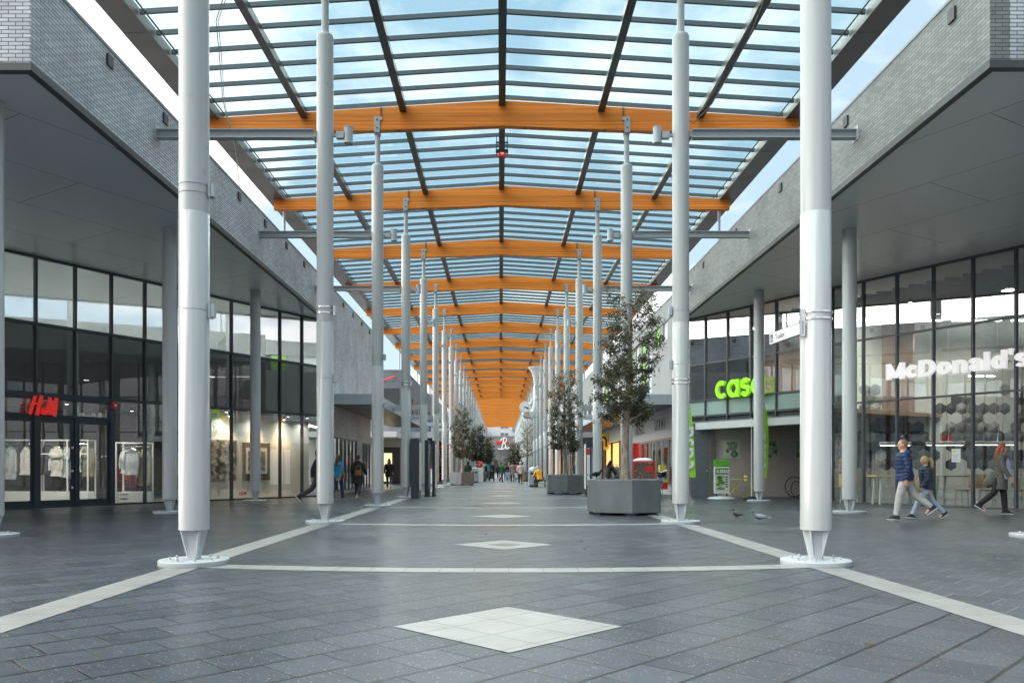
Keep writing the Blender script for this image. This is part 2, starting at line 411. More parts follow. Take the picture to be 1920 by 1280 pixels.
def tag(o, label, cat, group=None, kind=None):
    o['label'] = label; o['category'] = cat
    if group: o['group'] = group
    o['kind'] = kind or 'thing'
    return o
def thing(name, label, cat, loc=(0,0,0), rz=0.0, group=None):
    o = bpy.data.objects.new(name, None); o.empty_display_size = .2; C.objects.link(o)
    o.location = loc; o.rotation_euler = (0, 0, rz)
    return tag(o, label, cat, group)
def struct(o): o['kind'] = 'structure'; return o
def kids(o): return list(o.children)
def dup(o, loc=None, rz=None, label=None, parent=None, skip=()):
    c = o.copy(); C.objects.link(c); c.parent = parent
    for ch in kids(o):
        if ch.name.split('.')[0] in skip: continue
        dup(ch, parent=c, skip=skip)
    if loc is not None: c.location = loc
    if rz is not None: c.rotation_euler = (0, 0, rz)
    if label: c['label'] = label
    return c
def remesh(mb, name, mat, voxel, parent=None, smooth_it=2):
    """fuse overlapping pieces into one continuous skin"""
    o = mb.build('tmp', mat); r = o.modifiers.new('r', 'REMESH'); r.mode = 'VOXEL'; r.voxel_size = voxel; r.use_smooth_shade = True
    if smooth_it:
        sm = o.modifiers.new('s', 'SMOOTH'); sm.iterations = smooth_it; sm.factor = .5
    dg = bpy.context.evaluated_depsgraph_get(); me = bpy.data.meshes.new_from_object(o.evaluated_get(dg))
    old = o.data; bpy.data.objects.remove(o); bpy.data.meshes.remove(old)
    me.name = name
    if not me.materials: me.materials.append(mat)
    n = bpy.data.objects.new(name, me); C.objects.link(n)
    if parent: n.parent = parent
    return n
def text_obj(txt, name, mat, parent, w=None, h=None, depth=.04, weight=0.0, shear=0.0, space=1.0, wire=0.0, align='LEFT'):
    """lettering as a real mesh: reads along local +X, up +Z, faces -Y, lower left corner at the origin"""
    cu = bpy.data.curves.new(name, 'FONT'); cu.body = txt; cu.size = 1; cu.offset = weight; cu.shear = shear; cu.space_character = space; cu.align_x = align
    cu.resolution_u = 6
    if wire: cu.fill_mode = 'NONE'; cu.bevel_depth = wire; cu.bevel_resolution = 0
    else: cu.extrude = .5
    o = bpy.data.objects.new('tmp', cu); C.objects.link(o)
    dg = bpy.context.evaluated_depsgraph_get(); me = bpy.data.meshes.new_from_object(o.evaluated_get(dg))
    bpy.data.objects.remove(o); bpy.data.curves.remove(cu)
    xs = [v.co.x for v in me.vertices]; ys = [v.co.y for v in me.vertices]
    x0, x1, y0, y1 = min(xs), max(xs), min(ys), max(ys)
    sy = h/(y1-y0) if h else w/(x1-x0); sx = w/(x1-x0) if w else sy
    for v in me.vertices:
        v.co = ((v.co.x-x0)*sx, -v.co.z*(depth if not wire else 1), (v.co.y-y0)*sy)
    me.name = name; me.materials.clear(); me.materials.append(mat)
    n = bpy.data.objects.new(name, me); C.objects.link(n)
    if parent: n.parent = parent
    return n
def ribbon(mb, pts, w, y0, y1):
    """flat stroke of width w along 2D points (x,z), extruded from y0 to y1, round-ish ends"""
    P = [Vector(p) for p in pts]
    l = []; r = []
    for i, p in enumerate(P):
        d = (P[min(i+1, len(P)-1)]-P[max(i-1, 0)]).normalized(); n = Vector((-d.y, d.x))*(w/2 if not callable(w) else w(i/(len(P)-1))/2)
        l.append(p+n); r.append(p-n)
    k = len(P); vs = []
    for y in (y0, y1): vs += [(q.x, y, q.y) for q in l]+[(q.x, y, q.y) for q in r]
    fs = []
    for i in range(k-1):
        fs += [(i, k+i, k+i+1, i+1), (2*k+i, 2*k+i+1, 3*k+i+1, 3*k+i), (i, i+1, 2*k+i+1, 2*k+i), (k+i, 3*k+i, 3*k+i+1, k+i+1)]
    fs += [(0, 2*k, 3*k, k), (k-1, 2*k-1, 4*k-1, 3*k-1)]
    return mb.add(vs, fs)
def arc(cx, cz, rx, rz, a0, a1, n=18):
    return [(cx+rx*math.cos(R(a0+(a1-a0)*i/n)), cz+rz*math.sin(R(a0+(a1-a0)*i/n))) for i in range(n+1)]
# ---------------------------------------------------------------- people (built first, while the scene is small)
PM = {}
def pm(key, col, rough=.75, **k):
    if key not in PM: PM[key] = plain('wear_'+key, col, rough, var=.16, scale=7, bump=.55, **k)
    return PM[key]
SKIN = plain('skin', (.52, .31, .22), .5, var=.06, scale=12); EYE = plain('eye', (.02, .015, .012), .2); LIP = plain('lips', (.42, .16, .13), .5)
def person(label, x, y, face, H, top, legs, shoes, hair, haircol, hips=(22,-22), knees=(6,28), arms=(-20,22), elbows=(20,25), hem=.80, kind='jacket', seat=None, near=False, puffer=False, hood=False, lean=0.0, turn=0.0, sole=None, inner=None, flare=0.0, group='people walking in the street', wide=1.0):
    s = H/1.75; hipz = .93; V = Vector
    T = Matrix.Rotation(R(-lean), 3, 'X')
    def leg(sd, a, k):
        h = V((sd*.095, 0, hipz)); a = R(a); k = R(k)
        kn = h+V((sd*.005, math.sin(a)*.43, -math.cos(a)*.43)); an = kn+V((0, math.sin(a-k)*.41, -math.cos(a-k)*.41))
        pitch = min(0, a-k*.9)*.75 if k > R(15) else (.2*a if a > 0 else a*.6)
        return h, kn, an, pitch
    Ls = [leg(-1, hips[0], knees[0]), leg(1, hips[1], knees[1])]
    low = min(l[2].z+min(0, .16*math.sin(l[3])) for l in Ls)-.085
    hipc = V((0,0,hipz))
    def up(p): return hipc+T@(V(p)-hipc)
    def arm(sd, a, e):
        sh = up((sd*.185*wide, 0, 1.425)); a = R(a); e = R(e); o = .13*sd
        el = sh+T@V((o*.28+sd*.02, math.sin(a)*.29, -math.cos(a)*.29)); wr = el+T@V((-sd*.012, math.sin(a+e)*.25, -math.cos(a+e)*.25))
        d = (wr-el).normalized(); return sh, el, wr, d
    As = [arm(-1, arms[0], elbows[0]), arm(1, arms[1], elbows[1])]
    HC = up((0, .012, 1.625)); RT = Matrix.Rotation(R(turn), 3, 'Z')
    def hd(p): return HC+T@(RT@V(p))
    HM = T@RT
    b = MB()
    def tors(mb, g, z0, z1, w=1.0, puf=0.0, fl=0.0, n=26):
        prof = [(.74,.165,.115),(.85,.172,.118),(.93,.170,.115),(1.05,.150,.102),(1.18,.162,.108),(1.30,.182,.112),(1.38,.185,.105),(1.44,.150,.09),(1.48,.085,.07),(1.53,.062,.062)]
        rings = []; m = 40
        for i in range(m+1):
            z = z0+(z1-z0)*i/m
            for (za, xa, ya), (zb, xb, yb) in zip(prof, prof[1:]):
                if za <= z <= zb or (z < prof[0][0] and za == prof[0][0]):
                    f = max(0, (z-za)/(zb-za)); f = f*f*(3-2*f); rx, ry = xa+(xb-xa)*f, ya+(yb-ya)*f; break
            q = puf*abs(math.sin(z*math.pi/.085)) if z < 1.42 else 0
            e = fl*max(0, 1.05-z)
            rings.append((0, .0, z, (rx+g+q+e)*w, ry+g+q+e))
        st = len(mb.v); mb.loft(rings, n)
        for k in range(st, len(mb.v)): mb.v[k] = tuple(up(mb.v[k]))
    tors(b, 0, .74, 1.53)
    b.tube([up((0,-.005,1.44)), hd((0,-.03,-.04))], [.058,.05], 12)
    b.ball(HC+T@V((0,0,.01)), .076, .096, .115, 16, 12, HM); b.ball(hd((0,.03,-.06)), .054, .058, .055, 12, 8, HM)
    b.tube([hd((0,.088,.025)), hd((0,.112,-.012)), hd((0,.096,-.02))], [.009,.016,.01], 8)
    for sd in (-1, 1): b.ball(hd((sd*.077,-.008,-.005)), .012, .022, .033, 8, 6, HM)
    for sd, (h, kn, an, pt), (sh, el, wr, d) in ((-1, Ls[0], As[0]), (1, Ls[1], As[1])):
        b.tube([h+V((0,0,.03)), h.lerp(kn,.5), kn, kn.lerp(an,.35), an], [.088,.076,.055,.056,.036], 12)
        fw = V((0, math.cos(pt), math.sin(pt))); b.tube([an+V((0,-.03,-.03)), an+fw*.06+V((0,0,-.045)), an+fw*.15+V((0,0,-.06))], [.04,.04,.028], 10)
        b.tube([sh, sh.lerp(el,.5), el, el.lerp(wr,.4), wr], [.055,.05,.042,.042,.028], 12)
        # palm, four curled fingers of unequal length and a thumb off the side of the palm
        sidev = V((sd,0,0)); fwd = (V((0,1,0))-d*d.y).normalized(); inn = -sidev
        pc = wr+d*.045; PMx = Matrix((inn, fwd, d)).transposed()
        b.ball(pc, .017, .04, .052, 10, 8, PMx)
        for k, ln in enumerate((.066,.078,.072,.056)):
            base = wr+d*.085+fwd*(.03-.02*k)
            b.tube([base-d*.02, base+d*ln*.45+inn*.004, base+d*ln*.8+inn*.018, base+d*ln*.95+inn*.034], [.0095,.009,.008,.007], 7)
        tb = wr+d*.03+fwd*.034
        b.tube([tb-fwd*.015, tb+fwd*.02+d*.022, tb+fwd*.028+d*.05+inn*.01], [.012,.0105,.008], 7)
    vox = .0085 if near else .016
    root = remesh(b, 'person', SKIN, vox)
    tag(root, label, 'person', group)
    if near:
        e = MB()
        for sd in (-1, 1): e.ball(hd((sd*.031,.086,.02)), .011, n=8, m=6)
        e.build('eye', EYE, root)
        MB().ball(hd((0,.083,-.062)), .022, .008, .007, 10, 6, HM).build('mouth', LIP, root)
    # clothes
    g = .026 if not puffer else .05
    j = MB(); tors(j, g if kind != 'shirt' else .016, hem, 1.475, 1.0 if not puffer else .97, .010 if puffer else 0, flare)
    for sh, el, wr, d in As:
        if puffer:
            pts = []; rs = []
            for i in range(25):
                f = i/24; p = sh.lerp(el, f*2) if f < .5 else el.lerp(wr, (f-.5)*2); pts.append(p); rs.append(.082-.03*f+.012*abs(math.sin(f*math.pi*7)))
            j.tube(pts, rs, 14)
        else: j.tube([sh+V((0,0,.0)), sh.lerp(el,.5), el, el.lerp(wr,.5), wr-d*.01], [.077,.07,.062,.056,.047], 14)
    if hood: j.loft([(0,-.06,0,.12,.08),(0,-.075,.05,.14,.10),(0,-.085,.10,.12,.09),(0,-.085,.13,.07,.05)], 16); n0 = 16*4; [j.v.__setitem__(i, tuple(up(V(j.v[i])+V((0,0,1.40))))) for i in range(len(j.v)-n0, len(j.v))]
    else:
        st = len(j.v); j.loft([(0,-.01,1.42,.10,.09),(0,-.012,1.50,.085,.08)], 16)
        for i in range(st, len(j.v)): j.v[i] = tuple(up(j.v[i]))
    if inner:
        st = len(j.v); j.tube([(-.02,-.10,1.0), (-.03,-.16,.88), (-.04,-.25,.76), (-.05,-.31,.66)], [.12,.14,.13,.06], 14)
        for i in range(st, len(j.v)): j.v[i] = tuple(up(j.v[i]))
    jk = remesh(j, 'jacket', top, .0095 if near else .018, root, 1)
    if inner:
        c = MB(); st = 0; c.loft([(.02,.075,.88,.145,.125),(.02,.075,.98,.145,.125),(.02,.075,1.12,.14,.125),(.02,.072,1.26,.145,.128),(.01,.05,1.38,.11,.11)], 16)
        for i in range(len(c.v)): c.v[i] = tuple(up(c.v[i]))
        remesh(c, 'shirt', inner, .012, root, 1)
    tr = MB(); tr.loft([(0,0,.80,.165,.115),(0,0,.90,.178,.125),(0,0,.98,.166,.115),(0,0,1.02,.158,.11)], 20)
    for h, kn, an, pt in Ls: tr.tube([h+V((0,0,.04)), h.lerp(kn,.4), kn, kn.lerp(an,.45), an+V((0,0,.01))], [.102,.095,.075,.07,.058], 14)
    remesh(tr, 'trousers', legs, .011 if near else .018, root, 1)
    for h, kn, an, pt in Ls:
        sh_ = MB(); so = MB()
        M3 = Matrix.Rotation(pt, 3, 'X')
        def q(p): return an+M3@V(p)
        st = len(sh_.v); sh_.loft([(0,.045,-.075,.046,.13),(0,.045,-.05,.047,.13),(0,.02,-.02,.043,.095),(0,-.01,.03,.04,.055),(0,-.012,.06,.042,.052)], 16)
        for i in range(st, len(sh_.v)): sh_.v[i] = tuple(q(sh_.v[i]))
        st = len(so.v); so.loft([(0,.045,-.09,.046,.132),(0,.045,-.07,.05,.137)], 16)
        for i in range(st, len(so.v)): so.v[i] = tuple(q(so.v[i]))
        sho = remesh(sh_, 'shoe', shoes, .011 if near else .018, root, 1); so.build('sole', sole or PM.get('sole') or pm('sole', (.75,.74,.72)), sho)
    # hair
    hm = MB()
    def hb(c, rx, ry, rz): hm.ball(hd(c), rx, ry, rz, 16, 10, HM)
    if hair == 'shaved': hb((0,-.016,.025), .0785, .092, .108)
    elif hair == 'short': hb((0,-.018,.035), .086, .098, .108); hb((0,-.05,-.02), .07, .06, .07)
    elif hair == 'pony':
        hb((0,-.016,.032), .085, .099, .108); hm.tube([hd((0,-.09,.05)), hd((0,-.16,.04)), hd((0,-.205,-.05)), hd((.01,-.20,-.18)), hd((.02,-.18,-.26))], [.03,.045,.052,.042,.012], 12)
    elif hair == 'long':
        hb((0,-.018,.035), .09, .10, .11); hm.tube([hd((0,-.05,.04)), hd((0,-.085,-.06)), hd((0,-.11,-.17)), hd((0,-.125,-.27)), hd((0,-.13,-.33))], [.07,.075,.072,.055,.02], 14)
        for sd in (-1, 1): hm.tube([hd((sd*.06,.02,.06)), hd((sd*.082,0,-.04)), hd((sd*.085,-.03,-.16))], [.03,.032,.02], 8)
    elif hair == 'hat': hb((0,-.006,.045), .094, .112, .098); hb((0,-.04,-.02), .08, .075, .06)
    elif hair == 'hood': hb((0,-.03,.015), .11, .12, .145); hb((0,-.03,-.09), .1, .09, .09)
    remesh(hm, 'hair' if hair not in ('hat','hood') else hair, haircol, .009 if near else .016, root, 1)
    # drop onto the ground, scale to height, turn and place
    base = 0.0 if seat is None else seat
    Mx = Matrix.Translation((0,0,base)) @ Matrix.Scale(s, 4) @ Matrix.Translation((0,0,-low if seat is None else -(hipz-.09)))
    for o in [root]+list(root.children_recursive): o.data.transform(Mx)
    root.location = (x, y, 0); root.rotation_euler = (0, 0, R(face))
    return root
# face: 0 looks away down the street (+Y), 90 looks left (-X), -90 looks right (+X)
navy = pm('navy', (.008,.022,.085), .5); dnavy = pm('dark_navy', (.012,.026,.055), .45); bone = pm('bone', (.46,.43,.42)); denim = pm('pale_denim', (.40,.47,.56)); blackc = pm('black', (.012,.012,.014)); taupe = pm('taupe', (.11,.105,.09)); lilac = pm('lilac', (.50,.52,.66)); tealc = pm('teal', (.015,.26,.42)); dolive = pm('dark_olive', (.022,.02,.014)); jeans = pm('jeans', (.03,.05,.12)); charcoal = pm('charcoal', (.03,.032,.035)); greenc = pm('green', (.03,.16,.05)); pinkb = pm('dusty_pink', (.36,.25,.23)); redc = pm('red', (.5,.02,.04)); palelil = pm('pale_lilac', (.52,.47,.50)); yel = pm('yellow', (.72,.36,.012)); cream = pm('cream', (.5,.42,.3))
blond = pm('blond', (.46,.31,.14), .5); ginger = pm('ginger', (.27,.075,.018), .45); brownh = pm('brown_hair', (.06,.03,.018), .5); buzz = pm('cropped_hair', (.26,.14,.08), .6); greyh = pm('grey_hair', (.35,.34,.33), .6)
person('man in navy puffer jacket and pale trousers walking hand in hand with a girl', 9.02, 18.0, 72, 1.83, navy, bone, charcoal, 'shaved', buzz, hips=(16,-30), knees=(8,22), arms=(-8,-24), elbows=(16,10), hem=.86, near=True, puffer=True, hood=True, turn=-8, lean=2)
person('girl with blond ponytail in dark navy puffer jacket and pale jeans', 9.68, 18.3, 82, 1.50, dnavy, denim, charcoal, 'pony', blond, hips=(32,-26), knees=(8,18), arms=(10,-20), elbows=(22,45), hem=.86, near=True, puffer=True, turn=8, lean=4)
person('woman with long ginger hair in open taupe coat walking right past the restaurant', 12.62, 20.3, -124, 1.79, taupe, blackc, blackc, 'long', ginger, hips=(8,-20), knees=(4,26), arms=(-20,12), elbows=(14,20), hem=.62, near=True, inner=lilac, flare=.05, lean=2)
person('woman in teal jacket with long brown hair half behind the second left column', -6.3, 30.9, -22, 1.68, tealc, jeans, blackc, 'long', brownh, hips=(-12,14), knees=(10,8), arms=(-14,-26), elbows=(12,10), hem=.84, near=True)
person('person in dark hooded coat seen from behind beside the brick shop window', -5.25, 29.3, -12, 1.68, dolive, charcoal, pm('tan_shoe', (.4,.28,.15)), 'short', brownh, hips=(12,-14), knees=(6,22), arms=(-8,12), elbows=(50,42), hem=.64, near=True, hood=True, flare=.08)
person('person in dark clothes stepping out from behind the second left column', -5.5, 24.0, -62, 1.74, charcoal, charcoal, blackc, 'short', brownh, hips=(18,-34), knees=(6,26), arms=(-24,20), elbows=(20,20), hem=.82, near=True)
person('woman in black coat and blue jeans walking under the left canopy', -6.3, 45.0, 5, 1.72, blackc, jeans, pm('pale_shoe', (.5,.45,.42)), 'long', brownh, hem=.72, hips=(12,-16), flare=.08)
FAR = [(911,899.5,'woman in black coat walking left in the distance',60,1.66,blackc,charcoal,'short',blond,.6),
 (923,903,'man in dark navy coat standing in the middle distance, second figure from the left',-150,1.78,pm('ink',(.02,.024,.04)),charcoal,'short',brownh,.72),
 (934.5,897,'dark dressed person far behind the standing man',0,1.7,charcoal,charcoal,'short',brownh,.7),
 (941,903,'person in green jacket and blue jeans walking right in the distance',-60,1.7,greenc,jeans,'short',brownh,.82),
 (948,899,'person in olive brown coat behind the green jacket',0,1.68,pm('olive_brown',(.10,.08,.05)),denim,'short',brownh,.72),
 (954,900,'person in dark coat next to the dusty pink coat',0,1.72,pm('blueblack',(.02,.025,.05)),jeans,'long',greyh,.7),
 (961,903,'woman in dusty pink coat seen from behind in the distance',0,1.74,pinkb,charcoal,'short',brownh,.6),
 (969.5,902,'person in red jacket and blue trousers among the far walkers',0,1.74,redc,jeans,'short',brownh,.8),
 (975.5,906,'person in pale lilac jacket and dark trousers, rightmost of the far walkers',0,1.68,palelil,pm('deepblue',(.015,.02,.05)),'hat',palelil,.8)]
random.seed(7)
for px, py, lab, face, H, c, lg, hr, hc, hem in FAR:
    gx, gy = gnd(px, py); st = random.uniform(8, 22)
    person(lab, gx, gy, face, H, c, lg, charcoal, hr, hc, hips=(st, -st), knees=(6, 24), hem=hem, group='people far down the street', flare=.06 if hem < .7 else 0)
person('seated person in yellow jacket with grey cap by the right planter', 2.43, 50.5, 30, 1.7, yel, charcoal, blackc, 'hat', greyh, hips=(82,78), knees=(80,75), arms=(35,30), elbows=(40,40), hem=.82, seat=.46, lean=18)
person('person with dark hair leaning by the amber shop front', 5.25, 39.6, -60, 1.62, blackc, charcoal, blackc, 'long', pm('black_hair',(.012,.01,.01)), lean=16, arms=(20,30), elbows=(30,35))
person('dark clad person under the right canopy behind the second planter', 5.6, 60.0, 170, 1.75, charcoal, charcoal, blackc, 'short', brownh)
person('dark silhouette standing in front of the orange lit shop on the left', -5.0, 67.5, 0, 1.72, blackc, charcoal, blackc, 'short', brownh)
person('person in dark green coat behind the nearest left planter', -2.55, 62.0, 0, 1.76, pm('bottle_green',(.012,.035,.022)), charcoal, blackc, 'hood', pm('bottle_green2',(.014,.035,.022)))
# carried things
def bag(label, x, y, z, rz, w, d, h, mat, strap=0.3):
    t = thing('handbag', label, 'bag', (x, y, z), R(rz), 'bags carried by people')
    mb = MB(); mb.loft([(0,0,0,w*.48,d*.5),(0,0,h*.12,w*.52,d*.55),(0,0,h*.7,w*.47,d*.45),(0,0,h,w*.42,d*.25)], 14); mb.build('pouch', mat, t)
    MB().tube([(-w*.4,0,h*.95),(-w*.25,0,h+strap*.8),(0,0,h+strap),(w*.25,0,h+strap*.8),(w*.4,0,h*.95)], .012, 6).build('strap', mat, t)
tan = plain('bag_leather', (.20,.075,.035), .5); wh = plain('bag_white', (.7,.72,.74), .5); gold = plain('bag_gold', (.6,.33,.03), .6)
bag('brown shoulder bag at the hip of the woman in teal', -6.12, 30.78, .78, 70, .34, .14, .24, tan, .45)
bag('small brown bag worn on the back of the hooded person', -5.2, 29.06, .90, -10, .28, .12, .2, tan, .15)
bag('white shopping bag carried beside the red jacket', *gnd(966.5, 903), .35, 0, .42, .18, .42, wh, .25)
bag('pale blue shopping bag carried beside the olive brown coat', *gnd(952, 901), .3, 0, .5, .2, .5, plain('bag_blue', (.42,.5,.6), .5), .2)
bag('tall golden yellow bag right of the pale lilac jacket', *gnd(980.5, 903.5), .02, 0, .22, .22, .9, gold, .2)
t = thing('bench', 'dark low seat under the person in yellow', 'bench', (2.43, 50.45, 0))
MB().box(-.4, .4, -.22, .22, .40, .45).build('seat', plain('bench_slats', (.06,.05,.045), .6), t, smooth=False)
for s_ in (-1, 1): MB().box(s_*.33-.03, s_*.33+.03, -.2, .2, 0, .40).build('leg', plain('bench_leg', (.05,.05,.05), .5), t, smooth=False)
# ---------------------------------------------------------------- birds
def bird(label, x, y, z, rz, s, body, wing, head, group=None):
    mb = MB(); mb.tube([(0,-.17,.115),(0,-.11,.125),(0,-.03,.13),(0,.05,.14),(0,.09,.175),(0,.105,.21)], [.014,.04,.062,.058,.036,.03], 14)
    mb.ball((0,.115,.222), .03, .034, .03, 12, 8)
    for sd in (-1, 1): mb.tube([(sd*.022,.0,.09),(sd*.024,.005,.045),(sd*.024,.0,.006),(sd*.026,.03,.006)], [.014,.007,.006,.005], 6)
    for i, v in enumerate(mb.v): mb.v[i] = tuple(c*s for c in v)
    o = remesh(mb, 'bird', body, .006*s, None, 1); tag(o, label, 'bird', group)
    w = MB()
    for sd in (-1, 1): w.ball((sd*.05*s,-.05*s,.14*s), .018*s, .11*s, .042*s, 12, 8, Matrix.Rotation(R(8), 3, 'X'))
    w.box(-.03*s, .03*s, -.25*s, -.15*s, .108*s, .122*s).build('wing', wing, o)
    MB().ball((0,.118*s,.224*s), .032*s, .033*s, .030*s, 12, 8).tube([(0,.14*s,.222*s),(0,.172*s,.214*s)], [.009*s,.003*s], 6).build('head', head, o)
    o.location = (x, y, z); o.rotation_euler = (0, 0, R(rz)); return o
pg = plain('pigeon_grey', (.13,.14,.17), .6); pw = plain('pigeon_wing', (.26,.28,.33), .6); pd = plain('pigeon_dark', (.045,.045,.05), .6); pn = plain('pigeon_neck', (.05,.07,.075), .35)
x_, y_ = gnd(1423, 979.5); bird('grey pigeon pecking on the paving, right of the dark one', x_, y_, 0, 75, 1.0, pg, pw, pn, 'pigeons on the paving')
x_, y_ = gnd(1381, 973); bird('dark pigeon on the paving seen from behind', x_, y_, 0, 25, .95, pd, pd, pd, 'pigeons on the paving')
bk = plain('blackbird', (.012,.012,.016), .4); bird('black bird perched on the rim of the nearest planter', 2.37, 20.2, .875, -75, 1.05, bk, bk, bk)
M = {}
def column_mat(name, rough, coat):
    m, nt, b, o = newmat(name)
    tc = N(nt, 'ShaderNodeTexCoord'); oi = N(nt, 'ShaderNodeObjectInfo')
    ad = N(nt, 'ShaderNodeVectorMath', operation='ADD'); L(nt, tc.outputs['Object'], ad.inputs[0])
    sc = N(nt, 'ShaderNodeVectorMath', operation='SCALE'); sc.inputs[0].default_value = (31, 17, 23); L(nt, oi.outputs['Random'], sc.inputs['Scale']); L(nt, sc.outputs[0], ad.inputs[1])
    mp = N(nt, 'ShaderNodeMapping'); mp.inputs['Scale'].default_value = (9, 9, .28); L(nt, ad.outputs[0], mp.inputs[0])
    n1 = N(nt, 'ShaderNodeTexNoise'); n1.inputs['Scale'].default_value = 1.6; n1.inputs['Detail'].default_value = 6; L(nt, mp.outputs[0], n1.inputs['Vector'])
    n2 = N(nt, 'ShaderNodeTexNoise'); n2.inputs['Scale'].default_value = 5; n2.inputs['Detail'].default_value = 8; L(nt, ad.outputs[0], n2.inputs['Vector'])
    c = ramp(nt, n1.outputs['Fac'], [(.3, (.405, .405, .395)), (.5, (.445, .45, .445)), (.75, (.465, .47, .468))])
    scuff = ramp(nt, n2.outputs['Fac'], [(.66, 0), (.74, 1)])
    c = mixc(nt, math_(nt, 'MULTIPLY', scuff, .35), c, (.27, .26, .24))
    L(nt, c, b.inputs['Base Color']); L(nt, ramp(nt, n2.outputs['Fac'], [(.3, rough-.03), (.75, rough+.14)]), b.inputs['Roughness'])
    if coat: b.inputs['Coat Weight'].default_value = coat; b.inputs['Coat Roughness'].default_value = .08
    return m
M['white'] = column_mat('column_paint', .36, 0)
M['sleeve'] = column_mat('column_gloss_paint', .16, .4)
M['galv'] = plain('grey_painted_steel', (.40, .425, .44), .4, var=.06)
M['steel'] = plain('polished_steel', (.62, .63, .64), .22, metal=1.0, var=.1)
M['darksteel'] = plain('anthracite_frame', (.032, .04, .05), .38, var=.12, scale=3)
M['mull'] = plain('grey_frame', (.085, .095, .105), .38, var=.1, scale=3)
M['purlin'] = plain('dark_bronze_steel', (.055, .054, .05), .42, var=.12, scale=2)
M['bar'] = plain('glazing_bar_alu', (.105, .13, .142), .4, var=.08, scale=2)
M['gutter'] = plain('gutter_sheet', (.135, .13, .12), .45, var=.14, scale=1.5)
M['wood'] = wood_mat()
M['paving'] = paving_mat()
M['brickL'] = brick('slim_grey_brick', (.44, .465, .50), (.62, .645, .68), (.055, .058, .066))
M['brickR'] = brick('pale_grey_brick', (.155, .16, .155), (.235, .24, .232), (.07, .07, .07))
M['brickG'] = brick('dark_grey_brick', (.13, .128, .125), (.2, .196, .19), (.045, .045, .045))
M['soffitL'] = panel_mat('soffit_sheets', (.68, .70, .735), .3, 5.0, 2.4, rot=R(-58.6), seam=.008)
M['soffitR'] = panel_mat('soffit_sheets_right', (.72, .72, .72), .3, 5.0, 2.4, rot=R(58.8), seam=.008)
M['trim'] = plain('dark_trim', (.045, .045, .05), .45)
M['coping'] = plain('coping_zinc', (.25, .27, .29), .45)
M['roofglass'] = glass('roof_glass', (.71, .885, .925), .02, 1.35)
M['glassL'] = glass('shop_glass', (.84, .90, .88), .13, 1.75, wave=.05)
M['glassU'] = glass('upper_glass', (.95, .98, .98), .45, 1.8, wave=.05)
M['glassR'] = glass('shop_glass_right', (.78, .84, .82), .20, 1.8, wave=.05)
M['spandrel'] = glass('spandrel_glass', (0,0,0), .03, 1.6, wave=.05, dark=(.012, .014, .018))
M['mint'] = glass('frosted_mint_glass', (0,0,0), .05, 1.5, dark=(.34, .45, .41))
M['blind'] = plain('roller_blind', (.84, .87, .85), .8, var=.03)
_nt = M['blind'].node_tree; _b = _nt.nodes['Principled BSDF']; _t = N(_nt, 'ShaderNodeBsdfTranslucent'); _t.inputs['Color'].default_value = (.8, .84, .82, 1)
_m = N(_nt, 'ShaderNodeMixShader'); _m.inputs[0].default_value = .5; L(_nt, _b.outputs[0], _m.inputs[1]); L(_nt, _t.outputs[0], _m.inputs[2]); L(_nt, _m.outputs[0], _nt.nodes['Material Output'].inputs['Surface'])
M['lampsoft'] = emit('soft_lamp', (1, .96, .9), 1.2)
M['inwall'] = plain('interior_wall', (.17, .155, .14), .7, var=.15, scale=1.0)
M['inwhite'] = plain('display_white', (.74, .74, .70), .6, var=.02)
M['ingrey'] = plain('interior_plaster', (.52, .55, .52), .7, var=.05, scale=1.5)
M['ceil'] = plain('interior_ceiling', (.24, .24, .24), .8)
M['brown'] = plain('brown_stucco', (.54, .455, .44), .85, var=.16, scale=24, bump=.5)
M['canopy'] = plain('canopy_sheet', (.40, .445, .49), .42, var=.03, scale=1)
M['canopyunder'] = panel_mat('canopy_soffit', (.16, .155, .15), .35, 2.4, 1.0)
M['lightpanel'] = plain('cream_panel', (.50, .485, .455), .55, var=.05)
M['whitewall'] = plain('white_fascia_board', (.62, .625, .63), .5, var=.04, scale=1.2)
M['clad'] = vseam_mat('grey_cladding', (.27, .275, .275), 1.25, .5)
M['slate'] = brick('slate_blue_facade', (.145, .165, .195), (.19, .21, .24), (.10, .115, .135), w=1.2, h=.3, ms=.008)
M['zinc'] = vseam_mat('corrugated_grey', (.21, .215, .22), .55, .45)
M['concrete'] = plain('planter_concrete', (.15, .16, .165), .48, var=.16, scale=2.5, bump=.06)
M['soil'] = plain('soil', (.06, .045, .03), .95, var=.4, scale=20, bump=.8)
M['bark'] = bark_mat()
M['leaf'] = leaf_mat('holm_oak_leaves', (.024, .026, .012), (.105, .105, .058))
M['leafdry'] = leaf_mat('sparse_leaves', (.14, .12, .06), (.26, .24, .14))
M['black'] = plain('black_paint', (.018, .02, .024), .35)
M['rubber'] = plain('rubber', (.02, .02, .02), .7)
M['red'] = plain('signal_red', (.62, .03, .025), .4, var=.06)
M['redglow'] = emit('red_letters', (.80, .03, .02), .05)
M['lime'] = plain('lime_plastic', (.33, .72, .015), .4, var=.04)
M['limeglow'] = emit('lime_letters', (.34, .80, .01), .05)
M['limecloth'] = plain('lime_banner_cloth', (.30, .70, .015), .65, var=.05)
M['whiteglow'] = emit('white_letters', (.82, .80, .80), .08)  # faint glow added so the white letters stand out
M['whiteplastic'] = plain('white_plastic', (.78, .78, .78), .4, var=.03)
M['lamp'] = emit('lamp_tube', (1, .93, .82), 6.0)
M['warm'] = emit('warm_lamp', (1, .58, .2), 9.0)
M['warmglow'] = emit('amber_lightbox', (1, .34, .05), 1.1)
M['yellow'] = plain('yellow_paint', (.72, .60, .12), .45, var=.06)
